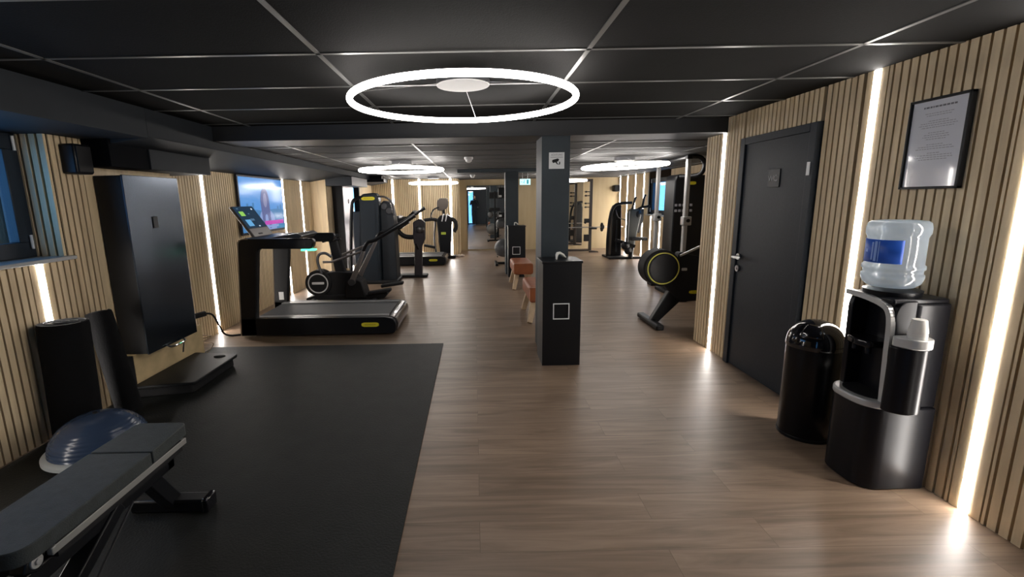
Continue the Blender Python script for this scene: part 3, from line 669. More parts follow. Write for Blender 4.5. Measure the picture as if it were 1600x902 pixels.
def tower_trainer(x, y, label):   # far trainer seen from behind, with body, head console and arms
    t = thing('cross_trainer', label, 'exercise machine', (x, y, 0), 'cross trainers')
    m = MB(); m.box(x - .25, x + .27, y - .1, y + .08, 0, .07); m.box(x - .06, x + .06, y - .1, y + .6, 0, .09); m.build('base', BLKM, t, bevel=.015)
    m = MB(); m.prism(rr([(x - .12, .05), (x - .19, .95), (x - .10, 1.08), (x + .12, 1.08), (x + .20, .95), (x + .14, .05)], .04), 'y', y, y + .25); m.build('body', BLK, t, bevel=.03)
    m = MB(); m.prism(rr([(x - .08, .60), (x + .04, .60), (x + .04, .66), (x - .08, .66)], .015), 'y', y - .004, y); m.build('badge', mat('lime_badge', (.55, .68, .08), .5), t)
    m = MB(); m.tube(smooth([(x - .16, y + .1, .95), (x - .3, y + .08, .98), (x - .5, y + .1, .96)], 4), .045, 10); m.build('side_arm', BLKM, t)
    m = MB(); m.tube(smooth([(x + .14, y + .08, 1.0), (x + .27, y + .06, .93), (x + .30, y + .05, .78), (x + .24, y + .05, .66)], 4), .05, 10); m.build('side_arm', BLKM, t)
    m = MB(); m.tube([(x, y + .12, 1.05), (x - .02, y + .12, 1.3)], .04, 10); m.build('stem', BLKM, t)
    m = MB(); m.prism(rr([(x - .17, 1.20), (x - .17, 1.42), (x - .10, 1.50), (x + .09, 1.50), (x + .13, 1.40), (x + .09, 1.25), (x - .05, 1.18)], .04), 'y', y + .05, y + .15); m.build('console', mat('brown_grey_plastic', (.11, .09, .075), .4), t, bevel=.015)
    m = MB(); m.tube(smooth([(x - .12, y + .02, 1.28), (x - .25, y, 1.22), (x - .32, y, 1.08), (x - .30, y, .98)], 4), .018, 8); m.build('handle', BLK, t)
    m = MB(); m.tube(smooth([(x - .22, y + .1, .96), (x - .26, y + .1, .5), (x - .23, y + .1, .1)], 4), .025, 8); m.build('swing_arm', DGREY, t)
    m = MB(); m.rbox((x - .38, y + .1, .30), (.3, .16, .06), (0, R(12), 0)); m.build('pedal', BLKM, t, bevel=.015)
    m = MB(); m.rbox((x + .02, y - .08, .10), (.22, .22, .04), (0, R(-8), 0)); m.build('pedal', BLKM, t, bevel=.01)
    return t
tower_trainer(-.76, 11.8, 'black cross trainer with white towels, facing the camera at the far wall')
for i, (dx, dz) in enumerate(((-.03, 0), (.06, .0))):
    m = MB(); m.tube(smooth([(-.76 + dx - .02, 11.77, .93), (-.76 + dx, 11.765, 1.0), (-.74 + dx, 11.79, 1.095), (-.72 + dx, 11.85, 1.10)], 4), .014, 8)
    tag(m.build('towel', WHITE), ('left' if i == 0 else 'right') + ' of two narrow white towels draped on the far cross trainer', 'towel', 'towels on the far trainer')
m = MB()
random.seed(3)
for i in range(7): m.ell((-.52 + i * .035, 12.0 + random.uniform(-.05, .05), .03), (.05, .04, random.uniform(.025, .05)), 8, 6)
tag(m.build('crumpled_cloth', mat('cream_cloth', (.55, .45, .38), .9)), 'crumpled pale cloth on the floor beside the far cross trainer', 'cloth')

# upright machine between treadmill 2 and weight tower
t = thing('upright_trainer', 'dark trainer with thick post and raised handles right of the tall weight machine', 'exercise machine', (-1.25, 8.9, 0))
m = MB(); m.prism(rr([(-1.17, 0), (-1.14, .6), (-1.17, .78), (-1.15, 1.06), (-1.02, 1.12), (-.93, 1.05), (-.94, .72), (-1.0, .6), (-1.02, 0)], .03), 'y', 8.85, 8.97); m.build('main_post', mat('bronze_black', (.035, .030, .033), .35), t, bevel=.02)
m = MB(); m.tube([(-1.50, 8.9, 0), (-1.47, 8.9, .95)], .028, 10); m.build('front_post', DGREY, t)
m = MB(); m.tube(smooth([(-1.47, 8.9, .92), (-1.35, 8.9, .80), (-1.2, 8.9, .77), (-1.08, 8.9, .80)], 4), .045, 10); m.build('crossbar', BLKM, t)
m = MB(); m.tube(smooth([(-1.52, 8.84, .82), (-1.40, 8.84, 1.0), (-1.22, 8.84, 1.15), (-1.12, 8.84, 1.24)], 4), .032, 10); hb = m.build('handlebar', BLK, t)
m = MB(); m.ell((-1.10, 8.84, 1.25), (.05, .04, .025)); m.build('grip', SILV, hb)
m = MB(); m.rbox((-1.32, 8.9, 1.0), (.22, .2, .05), (0, R(-35), 0)); cn = m.build('console', BLK, t, bevel=.015)
m = MB(); m.rbox((-1.30, 8.85, 1.035), (.05, .05, .012), (0, R(-35), 0)); m.build('button', GREEN, cn)
m = MB(); m.ell((-1.03, 8.84, .92), (.085, .07, .07)); m.build('joint_cover', DGREY, t)
m = MB(); m.box(-1.62, -.92, 8.84, 9.08, 0, .05); m.build('base', BLKM, t, bevel=.012)
m = MB(); m.tube([(-1.08, 8.85, .55), (-1.10, 8.74, .64)], .02, 8); m.build('lever', BLK, t)

# tall weight machine
t = thing('weight_machine', 'tall blue black weight machine tower with yellow badge, left of centre', 'exercise machine', (-1.7, 8.55, 0), 'weight stack machines')
m = MB(); m.prism(rr([(-2.03, .03), (-1.99, 1.50), (-1.94, 1.58), (-1.70, 1.60), (-1.655, 1.50), (-1.685, .03)], [.0, .04, .05, .05, .04, 0]), 'y', 8.25, 8.50); tw = m.build('tower_shroud', mat('blue_black_shroud', (.013, .020, .028), .4, var=(4, .1)), t, bevel=.02)
m = MB(); m.box(-1.725, -1.721, 8.247, 8.252, .1, 1.40); m.build('seam', BLK, tw)
m = MB(); m.prism(rr([(-1.68, .03), (-1.66, 1.36), (-1.60, 1.47), (-1.47, 1.42), (-1.42, 1.1), (-1.41, .03)], .05), 'y', 8.35, 8.75); m.build('side_shroud', CHAR, t, bevel=.02)
m = MB(); m.box(-2.16, -2.0, 8.40, 8.46, .08, 1.28); m.build('guard_panel', NAVY, t, bevel=.006)
m = MB(); m.tube(smooth([(-2.22, 8.24, .02), (-2.18, 8.24, .7), (-2.13, 8.24, 1.30), (-2.08, 8.25, 1.48), (-1.93, 8.27, 1.53)], 5), .027, 10); m.build('frame_tube', BLK, t)
m = MB(); m.tube(smooth([(-1.68, 8.31, 1.53), (-1.55, 8.31, 1.52), (-1.44, 8.32, 1.43), (-1.41, 8.33, 1.2)], 5), .018, 10); m.build('frame_tube', DGREY, t)
m = MB(); m.box(-2.24, -1.38, 8.20, 8.76, 0, .06); m.build('base', BLKM, t, bevel=.015)
for (xx, zz) in ((-1.58, 1.36), (-1.49, 1.28)):
    m = MB(); m.cyl((xx, 8.33, zz), .055, .04, 'y', 20); m.build('pulley', DGREY, t, bevel=.005)
badge(-1.835, 8.248, 1.50, .23, .058, t)

# ------------------------------------------------------------------ far mirrors and ball stand
def mirror(x0, x1, z0, z1, label):
    t = thing('wall_mirror', label, 'mirror', ((x0 + x1) / 2, YF, z0), 'wall mirrors on the far wall')
    m = MB(); m.box(x0, x1, YF - .018, YF - .001, z0, z1); m.build('backing', BLKM, t)
    m = MB(); m.box(x0 + .004, x1 - .004, YF - .021, YF - .018, z0 + .004, z1 - .004); m.build('mirror_glass', MIRR, t)
mirror(-.20, 1.0, .03, 1.84, 'large wall mirror on the far wall left of the rear pillar')
mirror(2.55, 3.10, .10, 1.86, 'wall mirror on the far wall behind the barbell rack')
t = thing('ball_rack', 'black upright rack holding exercise balls beside the large far mirror', 'rack', (.72, 10.5, 0))
m = MB(); m.box(.70, .76, 10.5, 10.56, .04, 1.72); m.build('post', BLK, t, bevel=.004)
m = MB(); m.box(.45, .95, 10.50, 10.56, 0, .05); m.box(.45, .51, 10.2, 10.8, 0, .05); m.box(.89, .95, 10.2, 10.8, 0, .05); m.build('base', BLK, t, bevel=.006)
for z in (.20, .80, 1.04):
    m = MB(); m.tube([(.50, 10.25, z), (.50, 10.65, z), (.92, 10.65, z), (.92, 10.25, z)], .012, 8); m.build('shelf_arm', BLK, t)
def ball(x, y, z, r, name, label, m_=BALLG, group='balls on the rack'):
    m = MB(); m.ell((x, y, z), (r, r, r), 28, 18); o = m.build(name, m_); tag(o, label, 'ball', group); return o
ball(.63, 10.22, .40, .20, 'exercise_ball', 'large grey exercise ball low on the rack beside the rear pillar')
ball(.585, 10.38, .922, .11, 'medicine_ball', 'black medicine ball on the middle shelf, left of two')
ball(.87, 10.42, .922, .11, 'medicine_ball', 'black medicine ball on the middle shelf, partly behind the rear pillar')
for z0, z1, l in ((1.47, 1.69, 'black storage box with white tag at the top of the ball rack'), (1.05, 1.16, 'small black tray box on the upper shelf of the ball rack')):
    t = thing('storage_box', l, 'box', (.7, 10.35, z0), 'boxes on the ball rack')
    m = MB(); m.box(.53, .90, 10.3, 10.49, z0, z1); m.build('body', BLKM, t, bevel=.015)
    m = MB(); m.box(.54, .60, 10.294, 10.30, z0 + .02, z0 + .065); m.build('label_plate', WHITE, t)

# ------------------------------------------------------------------ leather stools
def stool(label):
    t = thing('leather_stool', label, 'stool', (.785, 5.72, 0), 'brown leather buck stools by the front pillar')
    m = MB(); m.prism(rr([(.625, .25), (.625, .43), (.945, .43), (.945, .25)], .045, 5), 'y', 5.35, 6.10); m.build('seat', LEATH, t, bevel=.014)
    m = MB()
    m.tube(smooth([(.632, 5.352, .27), (.632, 5.352, .41), (.66, 5.352, .428), (.91, 5.352, .428), (.938, 5.352, .41)], 3), .004, 6); m.build('piping', LEATHL, t)
    for sy in (-1, 1):
        for sx in (-1, 1):
            m = MB(); yb = 5.725 + sy * .36; yt = 5.725 + sy * .25
            m.bar((.785 + sx * .15, yb, 0), (.785 + sx * .09, yt, .26), .055, .07, up=(0, 1, 0), w1=.075, h1=.085); m.build('leg', BEECH, t, bevel=.006)
    return t
st = stool('brown leather stool with beech legs, nearer one partly behind the front pillar')
s2 = copy_tree(st); s2.location = (.775, 7.80, 0); s2['label'] = 'brown leather stool with beech legs, farther one standing clear by the rear pillar bin'

# ------------------------------------------------------------------ barbell rack far right
t = thing('barbell_rack', 'black upright barbell rack in front of the far right mirror', 'rack', (3.0, 12.6, 0))
for x in (1.95, 3.10):
    m = MB(); m.box(x - .035, x + .035, 12.55, 12.62, .05, 1.93)
    m.build('upright', mat('brown_black_steel', (.028, .022, .020), .5), t, bevel=.004)
    m = MB(); m.prism(rr([(x + .03, .05), (x - .03, .05), (x - .03, 0), (x + .22 * (1 if x > 2.5 else -1), 0), (x + .2 * (1 if x > 2.5 else -1), .03)], 0), 'y', 12.5, 12.57); m.build('foot', MATS['brown_black_steel'], t)
    m = MB(); m.box(x - .04, x + .14, 12.42, 12.55, .62, .66); m.build('bar_hook', BLK, t, bevel=.006)
m = MB(); m.box(1.9, 3.1, 12.56, 12.61, 1.86, 1.93); m.build('crossbeam', MATS['brown_black_steel'], t)
m = MB(); m.box(1.9, 3.1, 12.56, 12.61, .03, .08); m.build('crossbeam', MATS['brown_black_steel'], t)
for z in (1.60, 1.50, 1.30, 1.20, .80):
    m = MB(); m.tube([(3.08, 12.58, z), (2.92, 12.56, z)], .012, 8); m.ell((2.96, 12.56, z), (.03, .03, .025 if z != .8 else .04), 10, 8); m.build('peg', BLK, t)
m = MB(); m.box(2.93, 3.07, 12.5, 12.6, .80, .90); m.build('bracket', BLKM, t, bevel=.01)
m = MB(); m.box(2.93, 3.07, 12.5, 12.6, .30, .48); m.build('bracket', BLKM, t, bevel=.01)
t = thing('barbell', 'long steel barbell with small black plate resting on the far rack', 'barbell', (2.5, 12.47, .675))
m = MB(); m.tube([(1.76, 12.47, .675), (3.30, 12.47, .675)], .013, 10); m.tube([(3.30, 12.47, .675), (3.95, 12.47, .675)], .010, 10); m.build('bar', STEEL, t)
m = MB(); m.cyl((3.38, 12.47, .675), .115, .035, 'x', 28); m.cyl((3.42, 12.47, .675), .05, .03, 'x', 20); m.build('weight_plate', BLKM, t, bevel=.006)

# middle weight machine far right
t = thing('weight_machine', 'black weight machine with curved frame and raised grips before the far right light strips', 'exercise machine', (3.6, 11.3, 0), 'weight stack machines')
m = MB(); m.tube(smooth([(3.20, 11.25, .03), (3.20, 11.25, .5), (3.24, 11.25, 1.0), (3.34, 11.26, 1.24), (3.50, 11.27, 1.30), (3.75, 11.27, 1.31)], 5), .035, 10); m.build('frame_tube', BLK, t)
m = MB(); m.prism(rr([(3.30, .03), (3.31, 1.08), (3.38, 1.26), (3.52, 1.27), (3.56, .03)], .04), 'y', 11.3, 11.6); m.build('stack_shroud', BLK, t, bevel=.02)
m = MB(); m.box(3.40, 3.44, 11.28, 11.30, .15, .9); m.build('weight_stack', CHAR, t)
m = MB(); m.bar((3.34, 11.1, .45), (3.78, 11.0, .30), .07, .07); m.ell((3.62, 11.0, .20), (.09, .07, .09)); m.build('leg_lever', BLK, t)
m = MB(); m.prism(rr([(3.84, .62), (3.88, 1.16), (3.98, 1.18), (3.98, .90), (3.90, .60)], .03), 'y', 11.08, 11.22); m.build('back_pad', BLKM, t, bevel=.02)
m = MB(); m.prism(rr([(3.60, .25), (3.62, 1.12), (3.68, 1.18), (3.86, 1.16), (3.90, 1.0), (3.76, .25)], .04), 'y', 11.0, 11.2); m.build('back_shroud', mat('olive_black', (.035, .038, .032), .45), t, bevel=.03)
m = MB(); m.bar((3.605, 10.995, .30), (3.615, 10.995, 1.12), .016, .01); m.build('chrome_edge', SILV, t)
for (x, z, l) in ((3.70, 1.20, .17), (3.92, 1.22, .2)):
    m = MB(); m.tube(smooth([(x - .05, 11.1, z - .1), (x, 11.05, z), (x + .02, 11.0, z + l), (x + .05, 11.0, z + l + .07)], 4), .024, 10); m.build('grip', BLK, t)
m = MB(); m.tube(smooth([(3.75, 11.1, 1.1), (3.9, 11.05, 1.2), (4.0, 10.98, 1.22), (4.06, 10.95, 1.24)], 4), .028, 10); m.build('lever_arm', BLK, t)
m = MB(); m.bar((3.74, 11.08, .30), (3.66, 10.95, .02), .09, .10); m.build('foot_post', BLK, t, bevel=.015)
m = MB(); m.box(3.18, 4.0, 11.0, 11.1, 0, .05); m.box(3.18, 3.6, 11.1, 11.65, 0, .05); m.build('base', BLKM, t, bevel=.01)
m = MB(); m.box(3.62, 4.0, 10.8, 11.0, .45, .52); m.build('seat', BLKM, t, bevel=.02)
m = MB(); m.ell((3.55, 11.0, .32), (.10, .08, .10)); m.ell((3.83, 11.05, 1.05), (.09, .07, .12)); m.build('pivot_cover', BLK, t)
m = MB(); m.tube(smooth([(3.38, 11.28, 1.15), (3.42, 11.2, .98), (3.52, 11.1, .93), (3.60, 11.05, .9)], 4), .010, 8); m.build('cable', DGREY, t)

# dual pulley machine
t = thing('cable_machine', 'tall dual pulley cable machine with silver posts behind the end of the right wall', 'exercise machine', (3.1, 7.1, 0), 'weight stack machines')
m = MB(); m.prism(rr([(2.915, .03), (2.915, 1.70), (2.96, 1.76), (3.38, 1.74), (3.42, 1.66), (3.42, .03)], [.0, .04, .05, .05, .04, 0]), 'y', 6.92, 7.28); tw = m.build('tower_shroud', BLK, t, bevel=.02)
for r_ in range(2):
    m = MB()
    for k in range(5): m.prism(rr([(2.93 + k * .055, 1.30 - r_ * .08), (2.965 + k * .055, 1.30 - r_ * .08), (2.965 + k * .055, 1.335 - r_ * .08), (2.93 + k * .055, 1.335 - r_ * .08)], .005, 2), 'y', 6.913, 6.92)
    m.build('printed_icons', PRINT, tw)
badge(3.14, 6.918, 1.63, .16, .045, t, False)
for (x, y, zt) in ((2.87, 6.42, 1.98), (2.955, 7.66, 1.99)):
    m = MB(); m.box(x - .025, x + .025, y - .03, y + .03, .05, zt - .05)
    for q in (-.018, .006): m.box(x + q, x + q + .012, y - .034, y - .03, .05, zt - .05)
    m.build('post', SILV, t, bevel=.003)
    m = MB(); m.rbox((x + .005, y - .02, 1.115), (.115, .10, .12)); sl = m.build('pulley_carriage', SILV, t, bevel=.012)
    m = MB(); m.cyl((x + .01, y - .075, 1.12), .024, .02, 'y', 16); m.build('knob', BLK, sl)
    m = MB(); m.box(x - .06, x + .06, y - .10, y + .10, 0, .05); m.build('foot', BLK, t, bevel=.01)
    m = MB(); m.box(x - .035, x + .035, y - .04, y + .04, zt - .05, zt); m.build('post_cap', BLK, t, bevel=.006)
m = MB(); m.tube([(2.87, 6.42, 1.96), (2.955, 7.66, 1.96)], .03, 10); m.build('top_beam', BLK, t)
m = MB(); m.tube(smooth([(2.90, 6.5, 1.97), (3.05, 6.52, 1.965), (3.13, 6.53, 1.90), (3.135, 6.54, 1.80), (3.10, 6.62, 1.73), (2.98, 6.9, 1.72)], 6), .030, 12); m.build('bent_tube', BLK, t)
m = MB(); m.box(2.85, 3.45, 6.4, 7.3, 0, .05); m.build('base', BLKM, t, bevel=.01)

# rower
t = thing('rowing_machine', 'black rowing machine with yellow ringed flywheel, half hidden by the right wall', 'rowing machine', (2.6, 5.2, 0))
m = MB(); m.cyl((2.075, 5.23, .665), .205, .22, 'y', 48); fw = m.build('flywheel_housing', BLKM, t, bevel=.02)
m = MB(); m.ring((2.085, 5.118, .662), .172, .007, 64, 8, M=rot(pi / 2)); m.build('yellow_ring', YRING, fw)
m = MB(); m.cyl((2.085, 5.116, .662), .150, .008, 'y', 40); m.build('vent_disc', BLK, fw)
m = MB(); m.prism(rr([(2.12, .47), (2.28, .84), (2.75, .72), (2.75, .30), (2.35, .27), (2.26, .30)], [.0, .03, .05, .05, .04, .04]), 'y', 5.15, 5.29); m.build('body', BLKM, t, bevel=.02)
m = MB(); m.prism([(2.24, .50), (2.34, .30), (2.06, .02), (1.97, .02)], 'y', 5.16, 5.25); m.build('front_leg', BLK, t, bevel=.012)
m = MB(); m.bar((2.01, 4.92, .035), (2.01, 5.55, .035), .09, .06); m.build('front_foot', BLK, t, bevel=.018)
m = MB(); m.bar((2.26, 5.12, .80), (2.62, 5.12, .965), .02, .022); m.build('handle_bar', STEEL, t, bevel=.004)
m = MB(); m.bar((2.70, 5.22, .42), (3.80, 5.22, .36), .07, .07); m.build('rail', DGREY, t, bevel=.008)
m = MB(); m.bar((3.75, 5.22, .38), (3.85, 5.22, .03), .07, .07); m.box(3.80, 3.90, 5.0, 5.44, 0, .05); m.build('rear_leg', BLK, t, bevel=.01)
m = MB(); m.box(3.05, 3.35, 5.06, 5.38, .44, .50); m.build('seat', BLKM, t, bevel=.02)
m = MB(); m.prism(rr([(2.30, .63), (2.36, .63), (2.36, .66), (2.30, .66)], .008), 'y', 5.143, 5.15); m.build('grey_badge', SILV, t)
badge(2.48, 5.147, .385, .16, .036, t, True)

# ------------------------------------------------------------------ left foreground: foam rolls, bar, balance dome, bench
def roll(p0, p1, r, label):
    t = thing('exercise_mat_roll', label, 'rolled mat', (p0[0], p0[1], .01), 'black rolls leaning by the left wall')
    m = MB(); m.tube([p0, tuple(Vector(p0).lerp(Vector(p1), .03)), tuple(Vector(p0).lerp(Vector(p1), .97)), p1], [r * .96, r, r, r * .96], 36); m.build('roll', FOAM, t, sharp=50)
    d = (Vector(p1) - Vector(p0)).normalized(); M = Vector((0, 0, 1)).rotation_difference(d).to_matrix()
    pts = [Vector(p1) + M @ Vector(((r * .9 - a * r * .06) * cos(a * 1.2), (r * .9 - a * r * .06) * sin(a * 1.2), .003)) for a in [i * .3 for i in range(44)]]
    m = MB(); m.tube(pts, .003, 5); m.build('end_spiral', mat('foam_edge', (.05, .05, .055), .6), t)
roll((-2.575, 2.80, .012), (-2.575, 2.83, .745), .13, 'upright rolled black mat leaning on the slatted wall, the left one')
roll((-2.43, 3.06, .035), (-2.61, 3.15, .73), .078, 'slimmer rolled black mat tilted against the wall, the right one')
t = thing('silver_rod', 'thin silver rod leaning between the two black rolls', 'bar', (-2.28, 2.98, .012))
m = MB(); m.tube([(-2.575, 3.02, .014), (-2.695, 2.98, .22)], .009, 10); m.build('shaft', STEEL, t)  # short rod added in place of a pale slanted line between the rolls
m = MB(); m.tube([(-2.572, 3.021, .0135), (-2.580, 3.018, .03)], .0125, 10); m.build('end_cap', BLKM, t)
t = thing('balance_dome', 'half dome balance trainer, ribbed blue vinyl on a grey base, behind the bench', 'balance trainer', (-2.265, 2.575, .012))
bc = (-2.245, 2.565)
m = MB(); m.lathe([(.20, 0), (.25, .012), (.272, .028), (.272, .046), (.255, .058), (.22, .060)], (bc[0], bc[1], .012), 64); m.build('base_rim', BOSUR, t)
m = MB()
prof = []
for i in range(41):
    a = (pi / 2) * i / 40
    r = .240 * cos(a); z = .06 + .185 * sin(a); q = 1 + .014 * (1 if i % 3 == 0 else -.4)
    prof.append((r * q, z * 1.0))
m.lathe(prof, (bc[0], bc[1], .012), 64); m.build('dome', BOSU, t, sharp=80)
m = MB(); m.cyl((bc[0], bc[1], .260), .012, .012, 'z', 16); m.build('valve_plug', BLKM, t)

# bench: pad top z .45, x -1.60..-1.345, y 1.2..2.03
t = thing('weight_bench', 'flat black padded weight bench in the left foreground', 'bench', (-1.48, 1.6, .01))
m = MB(); m.prism(rr([(-1.612, 1.20), (-1.355, 1.20), (-1.348, 1.768), (-1.605, 1.768)], [.07, .07, .006, .006], 6), 'z', .395, .45); m.build('back_pad', PAD, t, bevel=.012, seg=3)
m = MB(); m.prism(rr([(-1.605, 1.776), (-1.348, 1.776), (-1.362, 2.035), (-1.592, 2.035)], [.006, .006, .03, .03], 5), 'z', .395, .45); m.build('seat_pad', PAD, t, bevel=.012, seg=3)
m = MB(); m.box(-1.372, -1.352, 1.30, 2.0, .365, .392); m.build('side_rail', BARG, t, bevel=.003)
m = MB(); m.box(-1.60, -1.58, 1.30, 2.0, .365, .392); m.build('side_rail', BARG, t, bevel=.003)
m = MB(); m.box(-1.43, -1.385, 1.10, 1.95, .28, .345); m.box(-1.57, -1.525, 1.10, 1.95, .28, .345); m.box(-1.57, -1.385, 1.90, 1.95, .28, .36); m.build('frame', BLK, t, bevel=.006)
m = MB(); m.box(-1.57, -1.355, 1.32, 1.97, .345, .395); m.build('under_board', BLKM, t)
m = MB(); m.cyl((-1.378, 1.265, .375), .021, .02, 'x', 24); m.cyl((-1.366, 1.265, .375), .011, .008, 'x', 6); m.build('pivot_bolt', SILV, t, bevel=.002)
m = MB(); m.bar((-1.40, 1.25, .345), (-1.40, 1.28, .40), .05, .06); m.build('hinge_bracket', BLK, t, bevel=.006)
m = MB(); m.bar((-1.475, 1.86, .30), (-1.475, 2.02, .05), .07, .06, up=(1, 0, 0)); m.build('rear_leg', BLK, t, bevel=.006)
m = MB(); m.box(-1.66, -1.29, 1.985, 2.06, .012, .075); ft = m.build('rear_foot', BLK, t, bevel=.010)
m = MB(); m.box(-1.315, -1.285, 1.98, 2.065, .0105, .082); m.build('foot_cap', BLKG, ft, bevel=.008)
m = MB(); m.bar((-1.41, 1.62, .32), (-1.41, 1.15, .03), .05, .07, up=(1, 0, 0)); m.build('front_leg', BLK, t, bevel=.006)
m = MB(); m.box(-1.67, -1.29, 1.10, 1.17, .0105, .07); m.build('front_foot', BLK, t, bevel=.010)
m = MB(); m.bar((-1.383, 1.68, .29), (-1.36, 1.30, .05), .006, .008); m.build('edge_bar', DGREY, t)

# ------------------------------------------------------------------ right: bin, water dispenser, poster
t = thing('push_lid_bin', 'black round bin with glossy domed lid between the dark door and water dispenser', 'bin', (2.01, 2.66, 0))
bc = (2.01, 2.66)
m = MB(); m.lathe([(.137, 0), (.144, .012), (.144, .56)], (bc[0], bc[1], 0), 48); m.build('body', BLKG if False else mat('bin_black', (.005, .005, .006), .25, spec=.3), t)
m = MB(); pr = [(.146, .56), (.149, .57), (.149, .585)] + [(.146 * cos(a), .585 + .135 * sin(a)) for a in [pi / 2 * i / 12 for i in range(13)]]
m.lathe(pr, (bc[0], bc[1], 0), 48); ld = m.build('domed_lid', BLKG, t, sharp=60)
m = MB(); m.lathe([(.145, 0), (.147, .003), (.147, .018), (.145, .02)], (bc[0], bc[1], 0), 48); m.build('base_ring', CHROME if False else BLK, t)
# flap on the lid's room side
m = MB()
vs = []; fs = []
NA, NB = 10, 8
for i in range(NA + 1):
    for j in range(NB + 1):
        a = R(200) + R(50) * i / NA; b_ = R(22) + R(38) * j / NB; q = 1.012
        vs.append((bc[0] + .146 * q * cos(b_) * cos(a), bc[1] + .146 * q * cos(b_) * sin(a), .585 + .135 * q * sin(b_)))
for i in range(NA):
    for j in range(NB):
        k = i * (NB + 1) + j; fs.append((k, k + NB + 1, k + NB + 2, k + 1))
m.add(vs, fs); fl = m.build('push_flap', BLKG, ld)
so = fl.modifiers.new('thick', 'SOLIDIFY'); so.thickness = .004; so.offset = -1

t = thing('water_dispenser', 'black water dispenser with silver trim standing against the right slatted wall', 'water dispenser', (2.02, 2.24, 0))
def foot_poly(x0, x1, y0, y1, bulge, r=.05):   # plan: back at x1, rounded front at x0
    return rr([(x1, y0), (x0 + bulge, y0), (x0, y0 + bulge), (x0 - .012, (y0 + y1) / 2), (x0, y1 - bulge), (x0 + bulge, y1), (x1, y1)], [.02, r, r, .05, r, r, .02], 5)
m = MB(); m.prism(foot_poly(1.885, 2.195, 2.075, 2.375, .05), 'z', .004, .43); m.build('lower_body', BLKG if False else mat('dispenser_black', (.006, .006, .008), .30, spec=.3), t, bevel=.008)
DB = MATS['dispenser_black']
m = MB(); m.prism(foot_poly(2.02, 2.195, 2.085, 2.365, .02, .02), 'z', .43, .94); m.build('upper_body', DB, t, bevel=.01)
# cheeks around the recess
for (ya, yb) in ((2.085, 2.115), (2.335, 2.365)):
    m = MB(); m.prism(rr([(2.03, .44), (1.945, .44), (1.935, .90), (1.955, .945), (2.03, .955)], [0, .02, .04, .03, 0]), 'y', ya, yb); m.build('recess_cheek', DB, t, bevel=.004)
m = MB(); m.prism(foot_poly(1.872, 2.12, 2.075, 2.375, .055), 'z', .425, .462); tr = m.build('drip_tray', SILV, t, bevel=.008)
m = MB(); m.prism(foot_poly(1.90, 2.03, 2.11, 2.345, .05), 'z', .462, .466); m.build('grate', BLKM, tr)
# silver trim arch along the room-side edge of the recess
m = MB()
pts = smooth([(1.942, 2.095, .462), (1.932, 2.095, .70), (1.928, 2.097, .84), (1.926, 2.112, .905), (1.924, 2.15, .932), (1.922, 2.23, .948), (1.922, 2.31, .953), (1.924, 2.36, .953)], 4)
for i in range(len(pts) - 1): m.bar(pts[i], pts[i + 1], .026, .022, up=(1, 0, 0))
m.build('silver_trim', SILV, t)
m = MB(); m.prism([(1.93, 2.10), (2.19, 2.10), (2.19, 2.36), (1.93, 2.36)], 'z', .935, .962); m.build('top_deck', DB, t, bevel=.008)
m = MB(); m.prism(rr([(2.02, 2.15), (1.90, 2.17), (1.885, 2.24), (1.90, 2.31), (2.02, 2.33)], .02), 'z', .705, .74); sp_ = m.build('tap_head', BLKG, t, bevel=.008)
for y in (2.20, 2.28):
    m = MB(); m.tube([(1.93, y, .705), (1.93, y, .67)], .012, 10); m.build('spout', BLK, sp_)
m = MB(); m.lathe([(.11, .962), (.115, .985), (.10, .992)], (2.035, 2.235, 0), 36); m.build('bottle_collar', BLK, t)
# bottle
t = thing('water_bottle', 'large clear water bottle with blue label upside down on the dispenser', 'water bottle', (2.03, 2.25, .99))
pr = [(.02, .982), (.11, .990), (.138, 1.010), (.148, 1.035), (.148, 1.05), (.140, 1.056), (.140, 1.070), (.149, 1.078), (.149, 1.092), (.140, 1.100), (.139, 1.225), (.143, 1.235), (.149, 1.246), (.150, 1.272), (.144, 1.294), (.130, 1.303), (.10, 1.306), (.06, 1.298)]
m = MB(); m.lathe([(r * .80, z + .012) for r, z in pr], (2.022, 2.235, 0), 48); bt = m.build('bottle_shell', PET, t, sharp=60)
vs = []; fs = []
for i in range(21):
    a = R(128) + R(115) * i / 20
    for z in (1.108, 1.218): vs.append((2.022 + .1140 * cos(a), 2.235 + .1140 * sin(a), z + .012))
for i in range(20): fs.append((2 * i, 2 * i + 2, 2 * i + 3, 2 * i + 1))
m = MB(); m.add(vs, fs); lb = m.build('label_wrap', BLUEL, t); so = lb.modifiers.new('thick', 'SOLIDIFY'); so.thickness = .001
vs = []; fs = []
for (a0, a1, z0, z1) in ((180, 184, 1.12, 1.205), (187, 193, 1.115, 1.21), (196, 198, 1.115, 1.21), (160, 168, 1.155, 1.17)):
    k = len(vs)
    for a in (a0, a1):
        for z in (z0, z1): vs.append((2.022 + .1150 * cos(R(a)), 2.235 + .1150 * sin(R(a)), z + .012))
    fs.append((k, k + 2, k + 3, k + 1))
m = MB(); m.add(vs, fs); m.build('label_print', mat('pale_blue_print', (.25, .4, .8), .5), lb)
